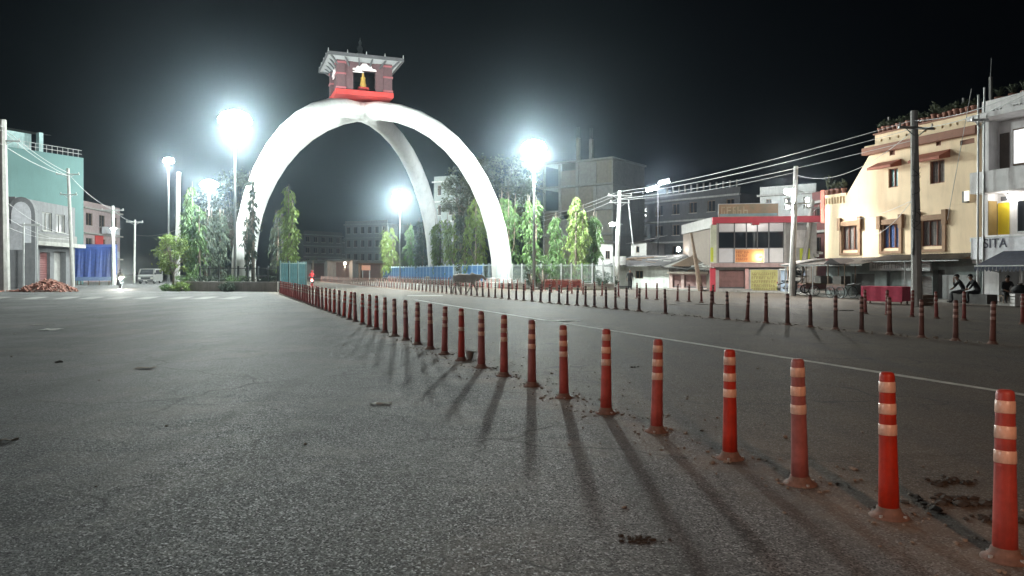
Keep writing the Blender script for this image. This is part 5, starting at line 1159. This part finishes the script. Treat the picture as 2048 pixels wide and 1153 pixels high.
for k in range(3): bx('slat', bk2, wood, -.28, .28, -.2, -.18, .02 + k * .15, .15 + k * .15); bx('slat', bk2, wood, -.28, .28, .18, .2, .02 + k * .15, .15 + k * .15); bx('slat', bk2, wood, -.28, -.26, -.178, .178, .02 + k * .15, .15 + k * .15); bx('slat', bk2, wood, .26, .28, -.178, .178, .02 + k * .15, .15 + k * .15)
bx('lid', bk2, wood, -.29, .29, -.21, .21, .455, .48)

# cow walking to the right along the lane
cowm = mat('cow hide', (.27, .245, .22), var=.3, scale=2.5, rough=.9); hornm = mat('horn', (.12, .1, .08))
cp = gx(929, 51); cow = thing('cow', 'dark grey humped cow walking along the lane between bollards', 'cow', cp, .12)
CV = [(-.55, 0, 1.10, (.27, .25)), (-.15, 0, 1.02, (.30, .33)), (.30, 0, 1.05, (.28, .33)), (.62, 0, 1.13, (.24, .27)), (.42, 0, 1.43, (.10, .10)), (.95, 0, 1.12, (.15, .19)), (1.15, 0, 1.20, (.125, .14)), (1.32, 0, 1.10, (.095, .10)), (1.48, 0, .94, (.07, .075)), (-.80, 0, 1.13, (.17, .16)),
      (-.66, .14, .82, (.13, .17)), (-.52, .15, .62, (.075, .09)), (-.74, .15, .42, (.05, .055)), (-.80, .15, .12, (.042, .045)), (-.76, .15, .03, (.055, .05)),
      (-.62, -.14, .82, (.13, .17)), (-.32, -.15, .60, (.075, .09)), (-.42, -.15, .40, (.05, .055)), (-.30, -.15, .12, (.042, .045)), (-.24, -.15, .03, (.055, .05)),
      (.55, .14, .80, (.10, .12)), (.42, .15, .48, (.06, .065)), (.26, .15, .20, (.042, .045)), (.18, .15, .03, (.055, .05)),
      (.62, -.14, .80, (.10, .12)), (.70, -.15, .48, (.06, .065)), (.80, -.15, .20, (.042, .045)), (.84, -.15, .03, (.055, .05)), (.85, 0, .82, (.04, .10))]
CE = [(0, 1), (1, 2), (2, 3), (3, 4), (3, 5), (5, 6), (6, 7), (7, 8), (0, 9), (0, 10), (10, 11), (11, 12), (12, 13), (13, 14), (0, 15), (15, 16), (16, 17), (17, 18), (18, 19), (3, 20), (20, 21), (21, 22), (22, 23), (3, 24), (24, 25), (25, 26), (26, 27), (5, 28)]
skin('body', CV, CE, [cowm], cow, None, 2, 1)
for s_ in (-1, 1):
    MB().tube([(1.17, .09 * s_, 1.30), (1.17, .17 * s_, 1.36), (1.22, .18 * s_, 1.46)], [.025, .018, .004], 6).build('horn', hornm, cow, True)
    MB().add([(1.12, .1 * s_, 1.26), (1.1, .2 * s_, 1.29), (1.06, .29 * s_, 1.22), (1.10, .19 * s_, 1.18), (1.08, .2 * s_, 1.24)], [(0, 1, 4), (1, 2, 4), (2, 3, 4), (3, 0, 4), (0, 3, 2, 1)]).build('ear', cowm, cow)
MB().tube([(-.93, 0, 1.2), (-1.02, 0, 1.05), (-1.03, .02, .75), (-1.0, .03, .5), (-1.0, .03, .35)], [.035, .025, .018, .035, .008], 6).build('tail', cowm, cow, True)

tyre_m = black_m
def wheel(parent, c, r, w_=.09, axis='x', name='wheel', spokes=8, rimm=None):
    t = MB(); n_ = 20; pts = []
    def pt(rr_, a, o): return (c[0] + (o if axis == 'x' else rr_ * math.cos(a)), c[1] + (rr_ * math.cos(a) if axis == 'x' else o), c[2] + rr_ * math.sin(a))
    t.tube([pt(r - w_ / 2, 2 * math.pi * i / n_, 0) for i in range(n_ + 1)], w_ / 2, 8, 0, False); wh = t.build(name, tyre_m, parent, True)
    q = MB(); q.tube([pt(r - w_ * 1.05, 2 * math.pi * i / n_, 0) for i in range(n_ + 1)], w_ * .22, 5, 0, False)
    for k in range(spokes): a = 2 * math.pi * k / spokes; q.tube([pt(0, 0, 0), pt(r - w_, a, 0)], w_ * .12, 4)
    q.tube([pt(0, 0, -w_ * .8), pt(0, 0, w_ * .8)], w_ * .5, 8); q.build('rim', rimm or steel, wh); return wh
def motorbike(label, loc, rz, paintm, head=False, tail=False):
    t = thing('motorcycle', label, 'motorcycle', loc, rz)          # faces local -y
    wheel(t, (0, -.65, .3), .3); wheel(t, (0, .65, .3), .3)
    q = MB(); q.tube([(0, -.65, .3), (0, -.45, .95)], .035, 6); q.tube([(0, -.45, .9), (0, .1, .35), (0, .65, .3)], .035, 6); q.tube([(0, -.4, .8), (0, .45, .72), (0, .65, .3)], .03, 6); q.build('frame', dark_steel, t)
    MB().lathe([(.05, -.3), (.14, -.2), (.15, .1), (.08, .28)], 10).build('fuel_tank', paintm, t, True); tk = list(t.children)[-1]; tk.rotation_euler = (R(82), 0, 0); tk.location = (0, -.15, .82)
    MB().box(-.12, .12, .1, .75, .74, .83).build('seat', black_m, t); bx('engine', t, dark_steel, -.16, .16, -.2, .2, .25, .55)
    MB().tube([(-.36, -.35, 1.02), (-.15, -.45, 1.0), (.15, -.45, 1.0), (.36, -.35, 1.02)], .018, 6).build('handlebar', steel, t)
    MB().tube([(.16, 0, .3), (.17, .7, .36)], [.03, .05], 8).build('exhaust', steel, t); bx('rear_mudguard', t, paintm, -.08, .08, .55, .98, .60, .66, rot=(-.35, 0, 0))
    hl = MB().lathe([(.03, 0), (.10, .05), (.105, .1)], 12).build('headlight', steel, t, True); hl.rotation_euler = (R(90), 0, 0); hl.location = (0, -.5, .9)
    MB().lathe([(.1, .1), (.08, .115), (.02, .12)], 12).build('lens', mat('headlight lens', (1, .95, .85), emit=900, ecol=(1, .92, .78)) if head else glass_d, hl)
    bx('tail_light', t, mat('tail lamp', (.6, .02, .02), emit=14, ecol=(1, .12, .10)) if tail else red_p, -.09, .09, .985, 1.03, .64, .74); bx('number_plate', t, white_w, -.11, .11, .985, .995, .48, .6)
    if head: lamp(t, (0, -.70, .9), 2600, (1, .9, .75), .05, 'SPOT', spot_size=R(70), spot_blend=.8).rotation_euler = (R(-86), 0, 0)
    return t
RIDE = SIT(.74, .05); RIDE.update(lk=(-.22, -.36, .72), la=(-.2, -.12, .35), lt=(-.2, -.26, .3), rk=(.22, -.36, .72), ra=(.2, -.12, .35), rt=(.2, -.26, .3), lw=(-.33, -.5, 1.06), lh=(-.34, -.56, 1.04), rw=(.33, -.5, 1.06), rh=(.34, -.56, 1.04), le=(-.3, -.26, 1.08), re=(.3, -.26, 1.08))
def rider(label, bike, shirt, helmet=None):
    t = person(label, bike.location, bike.rotation_euler.z, RIDE, shirt, cgrey, helmet=helmet); t.location = bike.matrix_basis @ Vector((0, .2, 0)); return t
b1 = motorbike('motorcycle with its headlight blazing in front of the white van', gx(240, 68), .55, dark_steel, head=True); rider('rider in brown on the motorcycle with the blazing headlight', b1, mat('brown jacket', (.13, .10, .08)))
b2 = motorbike('motorcycle seen from behind with a lit red tail lamp beside the teal fence', gx(624, 80), math.pi + .25, red_p, tail=True); rider('rider in a red jacket on the motorcycle with the lit tail lamp', b2, cred, mat('red helmet', (.3, .03, .03), rough=.3))
lamp(b2, (0, 1.15, .7), 90, (1, .25, .2), .05, name='tail_bulb')
b3 = motorbike('parked dark motorcycle beside the handcarts', gx(1588, 47.5, .12), 1.35, dark_steel); rider('person in dark clothes sitting on the parked motorcycle', b3, cdark)
# white van
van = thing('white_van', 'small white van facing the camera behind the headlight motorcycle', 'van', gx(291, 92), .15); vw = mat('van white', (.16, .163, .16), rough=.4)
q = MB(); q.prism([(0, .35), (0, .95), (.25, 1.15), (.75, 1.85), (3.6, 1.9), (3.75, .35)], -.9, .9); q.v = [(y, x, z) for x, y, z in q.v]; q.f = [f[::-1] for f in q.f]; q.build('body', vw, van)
q = MB(); q.quad((-.78, .27, 1.2), (.78, .27, 1.2), (.7, .70, 1.78), (-.7, .70, 1.78)); q.v = [(x, y - .02, z + .01) for x, y, z in q.v]; q.build('windscreen', glass_d, van)
for s_ in (-1, 1):
    bx('headlight', van, mat('dull headlamp', (.6, .6, .55), rough=.2), s_ * .72 - .14, s_ * .72 + .14, -.03, -.002, .62, .82); wheel(van, (s_ * .8, .7, .33), .33, .18); wheel(van, (s_ * .8, 3., .33), .33, .18); bx('wing_mirror', van, black_m, s_ * 1.02 - .09, s_ * 1.02 + .09, .3, .38, 1.15, 1.4)
    bx('side_window', van, glass_d, s_ * .905 - .004, s_ * .905 + .004, .9, 3.3, 1.2, 1.7)
bx('bumper', van, dark_steel, -.88, .88, -.12, -.001, .32, .5); bx('grille', van, black_m, -.5, .5, -.025, -.003, .6, .8); bx('number_plate', van, white_w, -.22, .22, -.13, -.121, .36, .46)

# handcarts and tarpaulin canopy
def cart(label, loc, rz, roofm, w_=1.7):
    t = thing('food_cart', label, 'cart', loc, rz); h = w_ / 2
    bx('deck', t, wood, -h, h, -.45, .45, .72, .80); bx('front_panel', t, rust, -h, h, -.46, -.452, .45, .72); bx('glass_case', t, mat('dim case', (.12, .11, .10)), -h * .55, h * .55, -.3, .3, .803, 1.25)
    for x in (-h + .05, h - .05):
        for y in (-.4, .4): bx('canopy_post', t, wood, x - .025, x + .025, y - .025, y + .025, .803, 1.95)
    MB().prism([(-.6, 1.95), (.6, 1.95), (0, 2.25)], -h - .1, h + .1).build('canopy', roofm, t); c_ = list(t.children)[-1]; c_.rotation_euler = (0, 0, R(90))
    for x in (-h * .55, h * .55): wheel(t, (x, -.48, .34), .34, .05, 'y'); wheel(t, (x, .48, .34), .34, .05, 'y')
    MB().tube([(h, -.3, .76), (h + .5, -.3, .85), (h + .5, .3, .85), (h, .3, .76)], .025, 6).build('handle', steel, t); return t
cart('dark food cart with a peaked cloth canopy at the end of the tin awning', gx(1683, 42.5), .1 + T.rotation_euler.z, mat('dark cloth', (.05, .04, .04)), 1.3)
cart('food cart with a maroon canopy beside the parked motorcycle', gx(1645, 46.5), -.1, mat('maroon cloth', (.22, .05, .06)), 2.3)
cart('small cart with a pale cloth canopy under the lamp pole', gx(1604, 49.5), .0, mat('pale cloth', (.55, .52, .48), stain=.3), 1.7)
kk = thing('blue_kiosk', 'small grey blue kiosk with a dark hatch behind the parked motorcycle', 'kiosk', gx(1572, 52, .1), -.05)
q = MB(); q.box(0, 1.35, 0, 1.2, 0, .85); q.box(0, .12, 0, 1.2, .853, 1.5); q.box(1.23, 1.35, 0, 1.2, .853, 1.5); q.box(.123, 1.227, 1.0, 1.2, .853, 1.5); q.build('body', mat('blue grey paint', (.22, .26, .33), stain=.4), kk); bx('hatch_back', kk, cdark, .123, 1.227, .5, .52, .853, 1.497); bx('roof', kk, concrete, -.1, 1.45, -.25, 1.3, 1.503, 1.6); bx('counter', kk, white_w, -.05, 1.4, -.2, -.003, .8, .86)
# pink draped stall
pk = thing('pink_stall', 'long stall table draped in bright pink cloth in front of the yellow house', 'stall', gx(1722, 35.8), T.rotation_euler.z + .28)
pinkm = mat('pink cloth', (.60, .07, .13), var=.15, scale=4); q = MB(); n_ = 20; Ls = 2.0; zt_ = .82
for i in range(n_):
    a, b = Ls * i / n_, Ls * (i + 1) / n_; ya, yb = -.03 * math.sin(i * 1.1) - .02, -.03 * math.sin((i + 1) * 1.1) - .02
    q.quad((a, ya, .12), (b, yb, .12), (b, 0, zt_), (a, 0, zt_)); q.quad((a, 0, zt_), (b, 0, zt_), (b, .7, zt_), (a, .7, zt_)); q.quad((b, .72, .2), (a, .72, .2), (a, .7, zt_), (b, .7, zt_))
q.quad((0, 0, .15), (0, 0, zt_), (0, .7, zt_), (0, .7, .15)); q.quad((Ls, 0, .15), (Ls, .7, .15), (Ls, .7, zt_), (Ls, 0, zt_)); q.build('cloth', pinkm, pk, True)
for x in (.1, Ls - .1):
    for y in (.1, .6): bx('leg', pk, wood, x - .03, x + .03, y - .03, y + .03, 0, zt_ - .02)

# assumed street lamp added behind the viewpoint, on the shop side: the warm light on the bollard faces
assumed_sl = thing('street_lamp', 'assumed warm orange street lamp, added out of view at the kerb beyond the last bollard', 'street lamp', (3.6, -7.5, 0))
MB().tube([(0, 0, 0), (0, 0, 6.6), (-.3, .2, 7.0), (-1.4, .9, 7.2)], [.1, .07, .06, .04], 8).build('pole', steel, assumed_sl, True)
hd_ = MB().box(-2.0, -1.3, .75, 1.1, 7.16, 7.28).build('lamp_head', steel, assumed_sl); MB().box(-1.95, -1.35, .8, 1.05, 7.1, 7.158).build('lens', mat('sodium lens', (1, .6, .3), emit=30, ecol=(1, .55, .3)), hd_)
o_ = lamp(assumed_sl, (-1.65, .92, 6.95), 2600, (1, .57, .38), .2, 'SPOT', spot_size=R(62), spot_blend=1.)
o_.rotation_euler = (Vector((5.0, 6., .2)) - Vector((1.95, -6.58, 6.95))).to_track_quat('-Z', 'Y').to_euler()

# ------------------------------------------------------------------ haze
q = MB(); q.box(-302, 302, -62, 342, -1, 27.6); hzb = q.build('haze', None) if False else None
me = q.mesh('haze', []); hzb = link('haze', me); tag(hzb, 'thin night haze glowing round the floodlights', 'haze', kind='stuff')
hm = bpy.data.materials.new('haze'); hm.use_nodes = True; n = hm.node_tree.nodes; n.remove(n['Principled BSDF'])
pv = n.new('ShaderNodeVolumePrincipled'); pv.inputs['Color'].default_value = (.68, .85, 1, 1); pv.inputs['Density'].default_value = HAZE_D; pv.inputs['Anisotropy'].default_value = HAZE_G
hm.node_tree.links.new(pv.outputs[0], n['Material Output'].inputs['Volume']); me.materials.append(hm)
